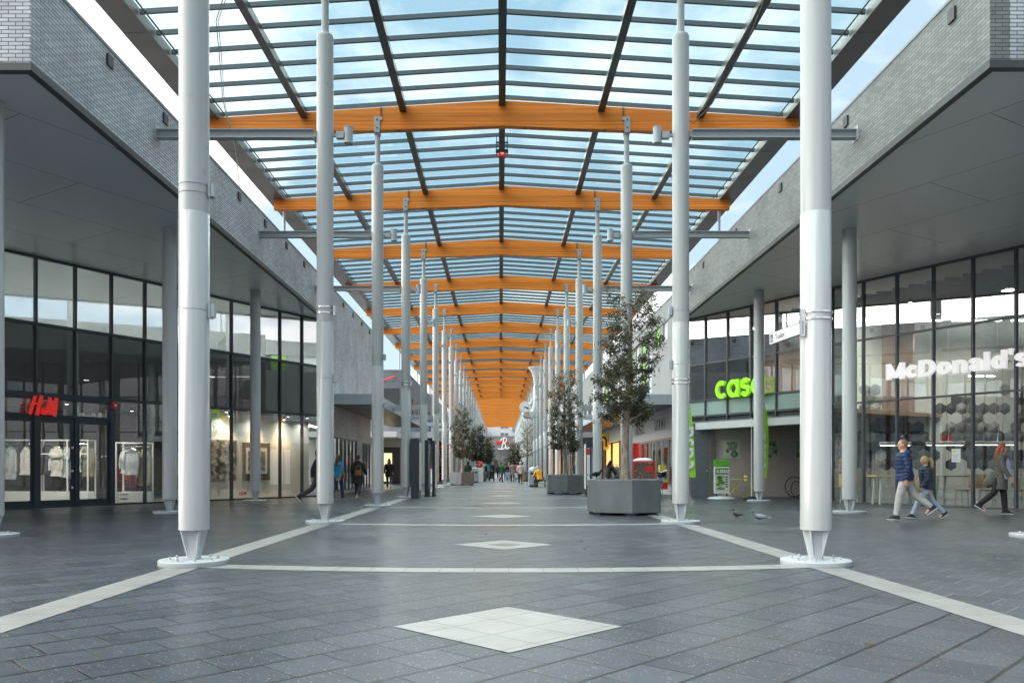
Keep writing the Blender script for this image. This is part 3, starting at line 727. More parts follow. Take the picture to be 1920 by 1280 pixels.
M['plyw'] = plain('plywood', (.50, .35, .17), .5, var=.12, scale=8)
M['navyframe'] = plain('navy_frame', (.02, .032, .045), .35, var=.12)
M['green'] = plain('lime_window_panel', (.30, .66, .03), .5, var=.05)
M['teal'] = plain('teal_panel', (.02, .28, .27), .5)

# ---------------------------------------------------------------- ground
struct(MB().add([(-300,-300,0),(300,-300,0),(300,500,0),(-300,500,0)], [(0,1,2,3)]).build('ground', M['paving'], smooth=False))
stoneY = white_stone('band_stone', 1, .39)
stoneX = white_stone('strip_stone', 0, .39, off=.03)
stoneD = white_stone('diamond_stone', 0, .392, rot=R(45), both=True, off=0)
mb = MB()
for s in (-1, 1): mb.add([(s*3.73-.19, .5, .004), (s*3.73+.19, .5, .004), (s*3.73+.19, 205, .004), (s*3.73-.19, 205, .004)], [(0,1,2,3)])
struct(mb.build('paving_band', stoneY, smooth=False))
mb = MB()
for k in range(0, 27):
    y0 = 8.86+7.2*k; nseg = 12; vs = []
    for i in range(nseg+1):
        x = -3.54+7.08*i/nseg; sag = .42*(x/3.54)**2
        vs += [(x, y0+sag, .004), (x, y0+.37+sag, .004)]
    mb.add(vs, [(2*i, 2*i+2, 2*i+3, 2*i+1) for i in range(nseg)])
struct(mb.build('paving_strip', stoneX, smooth=False))
mb = MB(); md = MB()
for k in range(0, 27):
    y = 5.83 if k == 0 else 12.1+7.2*(k-1)
    h = .832 if k == 0 else .75
    mb.add([(0, y-h, .004), (h, y, .004), (0, y+h, .004), (-h, y, .004)], [(0,1,2,3)])
    if k % 2 == 1:
        q = .25; md.add([(0, y-q, .008), (q, y, .008), (0, y+q, .008), (-q, y, .008)], [(0,1,2,3)])
struct(mb.build('paving_diamond', stoneD, smooth=False))
struct(md.build('paving_inset', plain('inset_tile', (.09, .095, .10), .35), smooth=False))

# ---------------------------------------------------------------- columns
NCOL = 27
def dn(n): return 9.62+7.2*(n-1)
def make_column(side, straps):
    t = thing('steel_column', 'x', 'column')
    mb = MB(); mb.cyl((0,0,4.2), (0,0,10.16), .174, n=32, caps=False).lathe([(.174,10.16),(.172,10.2),(.155,10.23),(.08,10.235)], n=32)
    mb.build('shaft', M['white'], t)
    MB().lathe([(.165,.415),(.178,.42),(.178,4.195),(.174,4.2)], n=40).build('sleeve', M['sleeve'], t)
    MB().cyl((0,0,10.2), (0,0,11.3), .078, n=20).build('spigot', M['white'], t)
    mb = MB()
    for s in (-1, 1):
        mb.box(-.085, .085, s*.128-.014, s*.128+.014, 11.16, 11.62)
        mb.box(.085 if side < 0 else -.15, .15 if side < 0 else -.085, s*.128-.013, s*.128+.013, 11.52, 11.62)
    mb.box(-.085, .085, -.114, .114, 11.12, 11.158)
    br = mb.build('beam_bracket', M['galv'], t, smooth=False)
    mb = MB()
    for s in (-1, 1):
        for z in (11.29, 11.53): mb.cyl((0, s*.142, z), (0, s*.155, z), .025, n=8)
        for x in (.105, .135): mb.cyl((x if side < 0 else -x, s*.128, 11.62), (x if side < 0 else -x, s*.128, 11.98), .009, n=6)
    mb.build('hanger_rods', M['trim'], br)
    mb = MB(); mb.lathe([(.045,.06),(.08,.42)], n=12)
    for a in range(4):
        start = len(mb.v); mb.vprism([(.03,.06),(.075,.06),(.166,.415),(.03,.415)], -.014, .014); mb.xform(Matrix.Rotation(R(90*a+45), 4, 'Z'), start)
    for a in range(4):
        start = len(mb.v); mb.vprism([(-.045,.06),(.045,.06),(.075,.415),(-.075,.415)], .045, .07); mb.xform(Matrix.Rotation(R(90*a), 4, 'Z'), start)
    mb.build('foot', M['galv'], t, smooth=False)
    bp = MB().lathe([(.40,.0),(.405,.008),(.405,.058),(.398,.066)], n=48).build('base_plate', M['galv'], t)
    b0 = MB().cyl((0,0,.064), (0,0,.085), .018, n=6).ball((0,0,.092), .012, n=8, m=5).build('bolt', M['galv'], bp)
    for k in range(8):
        a = R(45*k+22); bo = b0 if k == 0 else dup(b0, parent=bp); bo.location = (.27*math.cos(a), .27*math.sin(a), 0)
    i = -side
    sp = MB().lathe([(.086,-.17),(.095,-.17),(.095,-.14),(.09,-.135),(.09,.15),(.095,.155),(.095,.17),(.05,.175)], (i*.49,0,8.13), n=20).build('spotlight', M['galv'], t)
    MB().box(min(i*.17,i*.24), max(i*.17,i*.24), -.03, .03, 8.1, 8.16).box(min(i*.24,i*.4), max(i*.24,i*.4), -.06, .06, 8.06, 8.2).build('spotlight_arm', M['galv'], sp, smooth=False)
    if straps:
        mb = MB()
        for z in (4.41, 4.5): mb.lathe([(.174,z-.018),(.184,z-.016),(.184,z+.016),(.174,z+.018)], n=32)
        mb.build('strap', M['steel'], t)
    return t
protoL = make_column(-1, False); protoR = make_column(1, False)
for n in range(1, NCOL+1):
    for side, proto, word in ((-1, protoL, 'left'), (1, protoR, 'right')):
        x = side*3.73
        if n == 1: o = proto; o.location = (x, dn(1), 0)
        else: o = dup(proto, (x, dn(n), 0), skip=() if n < 6 else ('bolt', 'hanger_rods') if n < 14 else ('bolt', 'hanger_rods', 'spotlight_arm'))
        if n <= 14: o['label'] = f'white steel roof column, {ORD[n]} from the front in the {word} row'
        else: o['label'] = f'slim white steel roof column far away in the {word} row'
        o['group'] = f'white roof columns in the {word} row'
        if (side, n) in ((-1, 2), (-1, 4)):
            for z in (4.40, 4.52): MB().lathe([(.174,z-.018),(.186,z-.016),(.186,z+.016),(.174,z+.018)], n=32).build('strap', M['steel'], o)
            MB().box(.18, .22, -.05, .05, 4.36, 4.56).build('strap_clip', M['steel'], o, smooth=False)
        if (side, n) in ((-1, 1), (1, 2)):
            for z in ((4.48, 3.04) if side < 0 else (4.45, 3.33)):
                mb = MB(); mb.box(-side*.178 if side < 0 else -.25, .25 if side < 0 else -.178, -.045, .045, z-.08, z+.08)
                mb.box(-.21 if side > 0 else .195, -.195 if side > 0 else .21, -.06, .06, z-.095, z+.095)
                mb.build('junction_box', M['galv'], o, smooth=False)
            for z in ((4.53, 4.43, 3.04) if side < 0 else (4.45, 3.33)): MB().lathe([(.174,z-.006),(.181,z-.005),(.181,z+.005),(.174,z+.006)], n=32).build('strap', M['galv'], o)
        if (side, n) == (1, 1):
            for z in (2.93, 3.01): MB().lathe([(.176,z-.014),(.19,z-.012),(.19,z+.012),(.176,z+.014)], n=40).build('strap', M['steel'], o)

# ---------------------------------------------------------------- timber beams
def beam_poly():
    top = [(-8.85,11.58),(-3.73,11.9),(0,12.12),(3.73,11.9),(8.85,11.58)]
    bot = [(8.85,11.2),(6.5,11.2),(3.73,11.23),(1.9,11.29),(0,11.37),(-1.9,11.29),(-3.73,11.23),(-6.5,11.2),(-8.85,11.2)]
    return bot[::-1]+top[::-1]
for n in range(1, NCOL+1):
    if n == 1:
        me = MB().vprism(beam_poly(), -.113, .113).mesh('timber_beam', M['wood'], smooth=False)
    o = bpy.data.objects.new('timber_beam', me); C.objects.link(o); o.location = (0, dn(n), 0)
    if n == 1: lab = 'glued timber roof beam nearest the viewer, high overhead'
    elif n <= 14: lab = f'orange glued timber roof beam over the {ORD[n]} pair of white columns'
    else: lab = 'orange timber roof beam far down the covered street'
    tag(o, lab, 'beam', 'timber beams across the roof')

# ---------------------------------------------------------------- glass roof bays
SL = .0622
def chev(mb, y0, y1, zt, th, xe):
    """chevron plate: ridge height zt, thickness th, out to +-xe"""
    for s in (-1, 1):
        pts = [(0, zt), (s*xe, zt-SL*xe)]
        q = [(pts[0][0], y0, pts[0][1]), (pts[1][0], y0, pts[1][1]), (pts[1][0], y1, pts[1][1]), (pts[0][0], y1, pts[0][1])]
        mb.add([(a, b, c-th) for a, b, c in q]+q, [(0,3,2,1),(4,5,6,7),(0,1,5,4),(1,2,6,5),(2,3,7,6),(3,0,4,7)])
def make_bay():
    t = thing('glass_roof_bay', 'x', 'glass roof')
    mb = MB(); chev(mb, 0.0, 7.195, 12.36, .02, 8.62); mb.build('glass_pane', M['roofglass'], t, smooth=False)
    for k in range(8):
        mb = MB(); y = .9*k; chev(mb, y-.035, y+.035, 12.325, .11, 8.42); mb.build('glazing_bar', M['bar'], t, smooth=False)
    for x in (-5.9, -2.95, 0, 2.95, 5.9):
        z = 12.2-SL*abs(x)
        mb = MB().box(x-.085, x+.085, .115, 7.085, z-.21, z-.006)
        mb.box(x-.1, x+.1, .115, 7.085, z-.245, z-.214)
        mb.build('purlin', M['purlin'], t, smooth=False)
    for s in (-1, 1):
        a, b = s*8.5, s*9.1
        g = MB()
        y = 0.0
        while y < 7.19:
            g.box(min(a,b), max(a,b), y+.004, min(y+1.196, 7.196), 11.58+.004*((int(y/1.2)) % 2), 11.80); y += 1.2
        g.box(min(a, a-s*.06), max(a, a-s*.06), 0, 7.196, 11.56, 11.84)
        gu = g.build('gutter', M['gutter'], t, smooth=False)
        MB().cyl((s*8.3, 0, 11.74), (s*8.3, 7.19, 11.74), .022, n=8).build('edge_rail', M['bar'], gu)
    return t
bay = make_bay()
for n in range(0, NCOL):
    y = dn(n)
    o = bay if n == 0 else dup(bay, skip=() if n < 16 else ('edge_rail', 'glazing_bar', 'purlin'))
    o.location = (0, y, 0)
    if n < 2: o['label'] = ('glass roof bay overhead, nearest the viewer', 'glass roof bay overhead, second from the viewer')[n]
    elif n == 2: o['label'] = 'glass roof bay in front of the nearest visible timber beam'
    elif n < 16: o['label'] = f'glass roof bay with dark purlins between timber beams {ORD[n-2]} and {ORD[n-1]} from the front'
    else: o['label'] = 'glass roof bay hidden between the far timber beams'
    o['group'] = 'glass roof bays with steel bars'

# posts from roof edge to building, tie beams
for side, word in ((-1, 'left'), (1, 'right')):
    for n in (4, 9, 11, 13):
        o = MB().cyl((0,0,8.7), (0,0,11.56), .055, n=12).lathe([(.12,8.66),(.12,8.7),(.055,8.72)], n=16).lathe([(.055,11.5),(.1,11.54),(.1,11.57)], n=16).build('roof_edge_post', M['galv'], loc=(side*8.55, dn(n)+.3, 0))
        tag(o, f'slim grey post between the {word} roof gutter and the building top, beam {ORD[n]}', 'post', 'posts under the roof edges')
    for n in (2, 3, 4):
        x0, x1 = (-7.25, -3.96) if side < 0 else (3.96, 7.4)
        y = dn(n)
        t = thing('tie_beam', f'grey steel tie beam from the {ORD[n]} {word} column to the brick fascia', 'tie beam', (0, y, 8.15), 0, 'tie beams from columns to buildings')
        mb = MB().box(x0, x1, -.09, .09, .072, .09).box(x0, x1, -.09, .09, -.09, -.072).box(x0, x1, -.012, .012, -.071, .071)
        mb.build('girder', M['galv'], t, smooth=False)
        e = x0 if side < 0 else x1
        MB().box(e-.012 if side > 0 else e, e if side > 0 else e+.012, -.14, .14, -.14, .14).build('end_plate', M['galv'], t, smooth=False)
        c = -3.96 if side < 0 else 3.96; k = 1 if side < 0 else -1
        MB().box(min(c, c+k*.06), max(c, c+k*.06), -.03, .03, -.05, .05).bar((c+k*.05, 0, 0), (c+k*.06, 0, 0), .06).build('hinge', M['galv'], t, smooth=False)
    for n in range(5, 13):
        x0, x1 = (-5.2, -3.9) if side < 0 else (3.9, 5.2)
        o = MB().box(x0, x1, -.1, .1, 3.93, 4.17).box(x0 if side < 0 else x1-.16, x0+.16 if side < 0 else x1, -.13, .13, 3.9, 4.2).build('canopy_bracket', M['canopy'], smooth=False, loc=(0, dn(n), 0), bevel=.008)
        tag(o, f'grey box bracket joining the {ORD[n]} {word} column to the canopy', 'bracket', 'brackets between columns and canopies')
# ---------------------------------------------------------------- glazed wing buildings
def XL(d): return -12.32+.61*(d-25.25)
def XR(d): return 13.67-.605*(d-23.25)
def PL(d): return (XL(d), d)
def PR(d): return (XR(d), d)
UL = Vector((.61, 1)).normalized(); NL = Vector((UL.y, -UL.x))
UR = Vector((.605, -1)).normalized(); NR = Vector((UR.y, -UR.x))
def offL(d, o): p = Vector(PL(d))+NL*o; return (p.x, p.y)
def offR(d, o): p = Vector(PR(d))+NR*o; return (p.x, p.y)

def facade(parent, P, ds, rows, mull, skip_panes=lambda i, r: False, mullw=.055, depth=.13, z0=0.0, ztop=7.29, mull_from=lambda i: 0.0):
    for i, d in enumerate(ds):
        q = P(d); nx = P(ds[i+1]) if i+1 < len(ds) else P(2*d-ds[i-1])
        u = Vector((nx[0]-q[0], nx[1]-q[1])).normalized()*(mullw/2)
        MB().line((q[0]-u.x, q[1]-u.y), (q[0]+u.x, q[1]+u.y), depth, mull_from(i), ztop, off=.02).build('mullion', mull, parent, smooth=False)
    for i in range(len(ds)-1):
        a, b = P(ds[i]), P(ds[i+1]); u = Vector((b[0]-a[0], b[1]-a[1])).normalized()*(mullw/2+.001)
        a = (a[0]+u.x, a[1]+u.y); b = (b[0]-u.x, b[1]-u.y)
        for r, (za, zb, gm, tz) in enumerate(rows):
            if skip_panes(i, r): continue
            w = MB().line(a, b, .016, za, zb).build('window_pane', gm, parent, smooth=False)
            if tz: MB().line(a, b, .1, zb, zb+tz, off=.012).build('transom', mull, w, smooth=False)

# ---- left wing
LB = thing('retail_building', 'grey brick building on the left with overhanging soffit and tall glass shopfront', 'building', (0,0,0))
mb = MB().box(-7.55, -7.25, 12.28, 44.9, 7.36, 8.85).box(-30, -7.55, 12.28, 12.58, 7.36, 8.85)
mb.build('fascia', M['brickL'], LB, smooth=False)
MB().box(-7.57, -7.235, 12.262, 44.92, 8.85, 8.9).box(-30, -7.57, 12.262, 12.6, 8.85, 8.9).build('coping', M['coping'], LB, smooth=False)
MB().box(-7.36, -7.232, 12.262, 33.5, 7.24, 7.357).box(-30, -7.36, 12.262, 12.4, 7.24, 7.357).build('edge_trim', M['trim'], LB, smooth=False)
MB().prism([(-30,12.4),(-7.36,12.4),(-7.36,33.5),(-11.9,33.5),(-30,33.5)], 7.3, 7.35).build('soffit', M['soffitL'], LB, smooth=False)
MB().box(-30, -7.55, 12.6, 44.9, 8.3, 8.5).build('roof', M['trim'], LB, smooth=False)
dsL = [17.25+k for k in range(17)]+[33.5]
doorbay = (4, 5, 6, 7)     # bays from 21.25 to 25.25
rowsL = [(.05, 3.27, M['glassL'], .1), (3.37, 5.30, M['spandrel'], .09), (5.39, 7.24, M['glassU'], .05)]
facade(LB, PL, dsL, rowsL, M['darksteel'], skip_panes=lambda i, r: r == 0 and i in doorbay)
for k in (4, 5, 6, 7):
    a, b = Vector(PL(dsL[k])), Vector(PL(dsL[k+1])); u = (b-a).normalized()
    a = a+u*.03; b = b-u*.03
    MB().line(a, b, .12, 2.64, 2.74, off=.015).build('door_head', M['navyframe'], LB, smooth=False)
    MB().line(a, b, .13, 3.16, 3.36, off=.015).build('head_beam', M['navyframe'], LB, smooth=False)
    MB().line(a, b, .016, 2.741, 3.159).build('window_pane', M['glassL'], LB, smooth=False)
    dr = MB().line(a, a+u*.11, .06, .03, 2.63).line(b-u*.11, b, .06, .03, 2.63).line(a+u*.11, b-u*.11, .06, .03, .22).line(a+u*.11, b-u*.11, .06, 2.5, 2.63).build('door', M['navyframe'], LB, smooth=False)
    MB().line(a+u*.11, b-u*.11, .014, .22, 2.5).build('door_glass', M['glassL'], dr, smooth=False)
    h_ = (a+u*.16 if k % 2 else b-u*.16)
    MB().line(h_-u*.02, h_+u*.02, .03, .85, 1.35, off=.075).line(h_-u*.01, h_+u*.01, .05, .9, .93, off=.045).line(h_-u*.01, h_+u*.01, .05, 1.27, 1.3, off=.045).build('door_handle', M['steel'], dr, smooth=False)
    if k == 6:
        for z in (.55, 1.05, 1.75): MB().line(b-u*.09, b-u*.03, .07, z, z+.06, off=.005).build('hinge', M['whiteplastic'], dr, smooth=False)
for k in (6, 8):
    p = Vector(PL(dsL[k]))
    MB().line(p-UL*.075, p+UL*.075, .16, 0, 3.16, off=.025).build('door_post', M['darksteel'], LB, smooth=False)
MB().line(PL(17.25), PL(33.5), .12, 0, .05, off=.01).build('sill', M['darksteel'], LB, smooth=False)
MB().line(PL(17.25), PL(33.5), .14, 7.242, 7.3, off=.01).build('head_frame', M['darksteel'], LB, smooth=False)
# blinds behind upper row, one per bay, drawn down unevenly
for i in range(5, len(dsL)-1):
    a, b = Vector(offL(dsL[i], -.075)), Vector(offL(dsL[i+1], -.075)); u = (b-a).normalized()
    MB().line(a-u*.0, b-u*.004, .01, 5.38, 7.25).build('roller_blind', M['blind'], LB, smooth=False)
mb = MB().line(offL(17, -6), offL(33.2, -6), .1, 0, 7.3).line(offL(17, -6), offL(17, -.1), .1, 0, 7.3).box(-7.6, -7.3, 33.55, 34.6, 0, .01)
mb.build('back_wall', M['inwall'], LB, smooth=False)
MB().prism([offL(17.1, -.1), offL(33.3, -.1), offL(33.3, -5.9), offL(17.1, -5.9)], 3.32, 3.4).build('ceiling', M['ceil'], LB, smooth=False)
MB().prism([offL(17.1, -.2), offL(33.3, -.2), offL(33.3, -5.9), offL(17.1, -5.9)], 5.2, 5.3).build('upper_floor', M['ceil'], LB, smooth=False)
MB().prism([offL(17.1, -.1), offL(33.3, -.1), offL(33.3, -5.9), offL(17.1, -5.9)], .006, .02).build('shop_floor', plain('shop_floor', (.22, .21, .2), .3), LB, smooth=False)
# brick end wall with shop windows
bw = MB()
bw.box(-7.549, -7.25, 33.56, 34.7, 0, 7.358).box(-7.549, -7.25, 40.3, 41.8, 0, 7.358).box(-7.549, -7.25, 34.7, 40.3, 2.55, 7.358).box(-7.549, -7.25, 34.7, 40.3, 0, .14)
bw.box(-7.549, -7.25, 41.8, 44.9, 4.3, 7.358)
bw.build('brick_wall', M['brickL'], LB, smooth=False)
MB().box(-9.4, -7.55, 44.6, 44.9, 0, 8.3).build('end_wall', M['lightpanel'], LB, smooth=False)
MB().box(-7.549, -7.27, 41.802, 44.6, 2.5, 4.298).build('panel_wall', M['lightpanel'], LB, smooth=False)
def shop_window(parent, x, y0, y1, z0, z1, nm, frame, gm, side, fw=.06, dep=.1):
    """window in a wall x = const facing the street"""
    f = MB(); xa, xb = x-dep/2, x+dep/2
    f.box(xa, xb, y0, y1, z0, z0+fw).box(xa, xb, y0, y1, z1-fw, z1)
    for k in range(nm+1):
        y = y0+fw/2+(y1-y0-fw)*k/nm; f.box(xa, xb, y-fw/2, y+fw/2, z0+fw+.001, z1-fw-.001)
    fr = f.build('window_frame', frame, parent, smooth=False)
    MB().box(x-.008, x+.008, y0+fw, y1-fw, z0+fw, z1-fw).build('window_pane', gm, fr, smooth=False)
    return fr
shop_window(LB, -7.32, 34.72, 40.28, .145, 2.545, 6, M['darksteel'], M['glassL'], -1)
shop_window(LB, -7.34, 41.82, 44.58, .05, 2.49, 3, M['mull'], M['glassL'], -1)
MB().box(-11, -10.9, 33.6, 44.6, .01, 4).build('shop_back_wall', M['inwhite'], LB, smooth=False)
MB().box(-10.9, -7.56, 33.6, 44.55, 3.2, 3.3).build('shop_ceiling', M['inwhite'], LB, smooth=False)
for y in (36, 38, 40, 43): MB().box(-9.2, -9.1, y-.6, y+.6, 3.15, 3.19).build('glow_strip', M['lamp'], LB, smooth=False)
for k in range(13): y = 14.74+2.44*k; MB().box(-7.26, -7.21, y-.1, y+.1, 8.52, 8.73).build('fascia_vent', M['trim'], LB, smooth=False)

# ---- right wing
RB = thing('retail_building', 'pale brick building on the right with overhanging soffit and curved glass restaurant front', 'building', (0,0,0))
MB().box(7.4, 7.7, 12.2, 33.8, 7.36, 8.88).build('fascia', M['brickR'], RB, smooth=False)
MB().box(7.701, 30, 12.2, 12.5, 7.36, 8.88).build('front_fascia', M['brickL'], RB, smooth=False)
MB().box(7.385, 7.72, 12.182, 33.82, 8.88, 8.93).box(7.72, 30, 12.182, 12.52, 8.88, 8.93).build('coping', M['coping'], RB, smooth=False)
MB().box(7.382, 7.51, 12.182, 33.7, 7.24, 7.357).box(7.51, 30, 12.182, 12.32, 7.24, 7.357).build('edge_trim', M['trim'], RB, smooth=False)
MB().prism([(7.51,12.32),(30,12.32),(30,33.7),(7.51,33.7)], 7.3, 7.35).build('soffit', M['soffitR'], RB, smooth=False)
MB().box(7.7, 30, 12.52, 60, 8.3, 8.5).build('roof', M['trim'], RB, smooth=False)
for k in range(6): y = 13.2+4.05*k; MB().box(7.36, 7.41, y-.1, y+.1, 8.5, 8.71).build('fascia_vent', M['trim'], RB, smooth=False)
dsR = [33.6]+[33.25-k for k in range(17)]
NC = 7   # first bays (far end) belong to the furniture shop over the open alcove
def mf(i): return 3.08 if 1 <= i < NC else 0.0
rowsR = [(.05, 3.28, M['glassR'], .06), (3.34, 5.33, M['glassR'], .06), (5.39, 7.24, M['glassU'], .05)]
facade(RB, PR, dsR, rowsR, M['mull'], skip_panes=lambda i, r: i < NC and r < 2, mull_from=mf)
for i in range(NC):
    a, b = Vector(PR(dsR[i])), Vector(PR(dsR[i+1])); u = (b-a).normalized()*.03
    MB().line(a+u, b-u, .016, 3.3, 3.86).build('window_pane', M['mint'], RB, smooth=False)
    MB().line(a+u, b-u, .016, 3.93, 5.33).build('window_pane', M['glassR'], RB, smooth=False)
    MB().line(a+u, b-u, .1, 3.861, 3.929, off=.012).build('transom', M['mull'], RB, smooth=False); MB().line(a+u, b-u, .1, 5.331, 5.389, off=.012).build('transom', M['mull'], RB, smooth=False)
MB().line(PR(33.6), PR(dsR[NC]), .12, 3.22, 3.3, off=.01).build('transom', M['mull'], RB, smooth=False)
MB().line(PR(33.6), PR(dsR[NC]), .1, 3.0, 3.22, off=-.06).build('dark_band', M['trim'], RB, smooth=False)
MB().line(PR(33.6), PR(dsR[NC]), .2, 2.72, 2.99, off=.0).build('lintel', M['whitewall'], RB, smooth=False, bevel=.01)
MB().line(PR(dsR[NC]), PR(17.25), .12, 0, .05, off=.01).build('sill', M['mull'], RB, smooth=False)
MB().line(PR(33.6), PR(17.25), .14, 7.242, 7.3, off=.01).build('head_frame', M['mull'], RB, smooth=False)
# alcove
MB().box(8.62, 12.75, 32.6, 32.8, 0, 2.98).build('alcove_wall', M['brown'], RB, smooth=False)
MB().box(8.43, 8.62, 32.45, 32.8, 0, 2.98).build('alcove_pier', M['inwall'], RB, smooth=False)
MB().box(7.72, 8.43, 32.62, 32.8, 0, 2.98).build('alcove_door', plain('dark_door', (.13, .145, .17), .4), RB, smooth=False)
MB().cyl((8.33, 32.6, 1.05), (8.33, 32.54, 1.05), .03, n=10).cyl((8.33, 32.54, 1.05), (8.2, 32.54, 1.05), .013, n=8).build('door_handle', M['steel'], RB)
pa = Vector(PR(dsR[NC]))
MB().line(pa, (12.75, 32.6), .1, 0, 2.98, off=-.05).build('alcove_side', M['inwall'], RB, smooth=False)
MB().prism([PR(33.5), (7.72, 33.5), (12.75, 33.4), tuple(pa)][::-1], 2.995, 3.05).build('alcove_ceiling', M['ceil'], RB, smooth=False)
# shop floor above the alcove and interiors
MB().prism([offR(33.3, -.1), offR(27, -.1), offR(27, -6), offR(33.3, -6)][::-1], 3.06, 3.2).build('upper_floor', plain('shop_boards', (.26, .19, .12), .5), RB, smooth=False)
MB().line(offR(33.4, -4.2), offR(27, -4.2), .1, 3.2, 7.3).build('back_wall', plain('brown_back_wall', (.24, .18, .15), .8, var=.2, scale=2), RB, smooth=False)
MB().box(11.8, 26, 30.2, 30.4, .01, 7.3).build('restaurant_wall', M['ingrey'], RB, smooth=False)
MB().line((11.8, 30.2), offR(27, -.3), .1, 3.2, 7.3).build('partition_wall', M['ingrey'], RB, smooth=False)
MB().box(22, 22.2, 14, 30.2, .01, 7.3).build('side_wall', M['inwall'], RB, smooth=False)
MB().line(offR(17.2, -.1), (22, 17), .1, .01, 7.3).build('near_wall', M['inwall'], RB, smooth=False)
MB().prism([offR(27, -.1), offR(17.3, -.1), (22, 17.1), (22, 30.1), (12, 30.1)], .006, .02).build('restaurant_floor', plain('restaurant_floor', (.14, .135, .13), .3), RB, smooth=False)
# louvre ceiling over the restaurant
mb = MB()
for k in range(26): y = 17.6+.48*k; mb.box(max(9.5, XR(y)+.4), 21.9, y-.03, y+.03, 6.75, 6.95)
mb.build('ceiling_louvre', plain('louvre', (.30, .30, .29), .6), RB, smooth=False)
# faceted hexagon tiles on the restaurant wall
random.seed(5)
hexm = [plain('hex_tile_%d' % i, c, .6, var=.06) for i, c in enumerate(((.21,.215,.2),(.12,.125,.118),(.06,.063,.06),(.025,.027,.027)))]
def hex_tile(x, z, m):
    r = .232; b = MB(); c = (x, 30.2-.075*random.random()-.03, z); vs = [c]; fs = []
    for k in range(6):
        a = R(60*k+30); vs.append((x+r*math.cos(a), 30.198, z+r*math.sin(a)))
    for k in range(6): fs.append((0, 1+k, 1+(k+1) % 6))
    b.add(vs, fs).build('hexagon_tile', m, RB, smooth=False)
for row in range(9):
    z = 1.3+row*.351
    for col in range(22):
        x = 12.05+col*.406+(.203 if row % 2 else 0)
        dens = 1.1-.17*max(0, row-3)+.40*math.sin(x*2.1+row*.5)
        if row < 3: dens += .1
        if random.random() < dens*.8 and x < 20.4:
            hex_tile(x, z, hexm[min(3, int(random.random()*3.2+(.9 if row < 4 else 0)))])
# ---------------------------------------------------------------- buildings further down the street
def canopy(parent, side, y0, y1, xin, xout, z0, z1, mat=None):
    a, b = sorted((side*xin, side*xout))
    e = side*xin
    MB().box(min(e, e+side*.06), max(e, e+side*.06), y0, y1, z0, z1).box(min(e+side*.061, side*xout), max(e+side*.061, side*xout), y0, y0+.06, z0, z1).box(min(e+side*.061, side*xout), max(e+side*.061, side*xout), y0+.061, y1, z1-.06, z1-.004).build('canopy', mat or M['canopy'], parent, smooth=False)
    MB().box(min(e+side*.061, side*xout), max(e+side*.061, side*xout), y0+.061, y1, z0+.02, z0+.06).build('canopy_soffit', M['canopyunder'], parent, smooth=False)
canopy(LB, -1, 33.62, 53.0, 5.2, 7.249, 3.85, 4.28)
def punched(parent, side, x, y0, y1, z0, z1, frame, gm):
    """window set in the street face"""
    xo = x-side*.02
    f = MB(); xa, xb = sorted((xo, xo-side*.05))
    f.box(xa, xb, y0, y1, z0, z0+.06).box(xa, xb, y0, y1, z1-.06, z1).box(xa, xb, y0, y0+.06, z0+.061, z1-.061).box(xa, xb, y1-.06, y1, z0+.061, z1-.061).box(xa, xb, (y0+y1)/2-.03, (y0+y1)/2+.03, z0+.061, z1-.061)
    fr = f.build('window', frame, parent, smooth=False)
    c = xo-side*.02
    MB().box(min(c, c-side*.012), max(c, c-side*.012), y0+.06, y1-.06, z0+.06, z1-.06).build('pane', M['darkpane'], fr, smooth=False)
M['darkpane'] = glass('dark_window_glass', (0,0,0), .05, 1.6, dark=(.03, .034, .038))
def street_house(side, y0, y1, ztop, wall, label, win, shopm, canopyon=True, sign=None, front=None, depth=14, first=5.4):
    """side -1 left, 1 right; street face at |x| = 7.3"""
    xf = side*7.3
    t = thing('shop_house', label, 'building', (0,0,0), 0, 'shop buildings along the covered street')
    a, b = sorted((xf, xf+side*depth))
    MB().box(a, b, y0, y1, 3.2, ztop).build('wall', wall, t, smooth=False)
    MB().box(min(xf+side*.4, xf+side*depth), max(xf+side*.4, xf+side*depth), y0+.02, y1-.02, 0, 3.199).build('shop_core', front or M['inwall'], t, smooth=False)
    MB().box(min(a-.02, a), max(b, b+.02), y0-.02, y1+.02, ztop, ztop+.07).build('coping', M['coping'], t, smooth=False)
    n = max(1, int((y1-y0)/3.4))
    for k in range(n):
        yc = y0+(k+.5)*(y1-y0)/n
        if win: punched(t, side, xf, yc-.75, yc+.75, first, first+1.5, M['mull'], None)
        f = MB(); ya, yb = y0+k*(y1-y0)/n, y0+(k+1)*(y1-y0)/n
        xa, xb = sorted((xf, xf+side*.1))
        f.box(xa, xb, ya+.01, ya+.14, 0, 3.19).box(xa, xb, yb-.14, yb-.01, 0, 3.19).box(xa, xb, ya+.141, yb-.141, 2.7, 3.19).box(xa, xb, ya+.141, yb-.141, 0, .25).box(xa, xb, yc-.04, yc+.04, .251, 2.699)
        fr = f.build('shopfront', shopm, t, smooth=False)
        c = xf+side*.05
        MB().box(min(c, c+side*.012), max(c, c+side*.012), ya+.14, yb-.14, .25, 2.7).build('pane', M['shopglow'], fr, smooth=False)
    if canopyon: canopy(t, side, y0+.5, y1-.02, 5.2, 7.299, 3.5, 3.95)
    return t
M['shopglow'] = glass('lit_shop_glass', (0,0,0), .06, 1.55, dark=(.30, .24, .17))
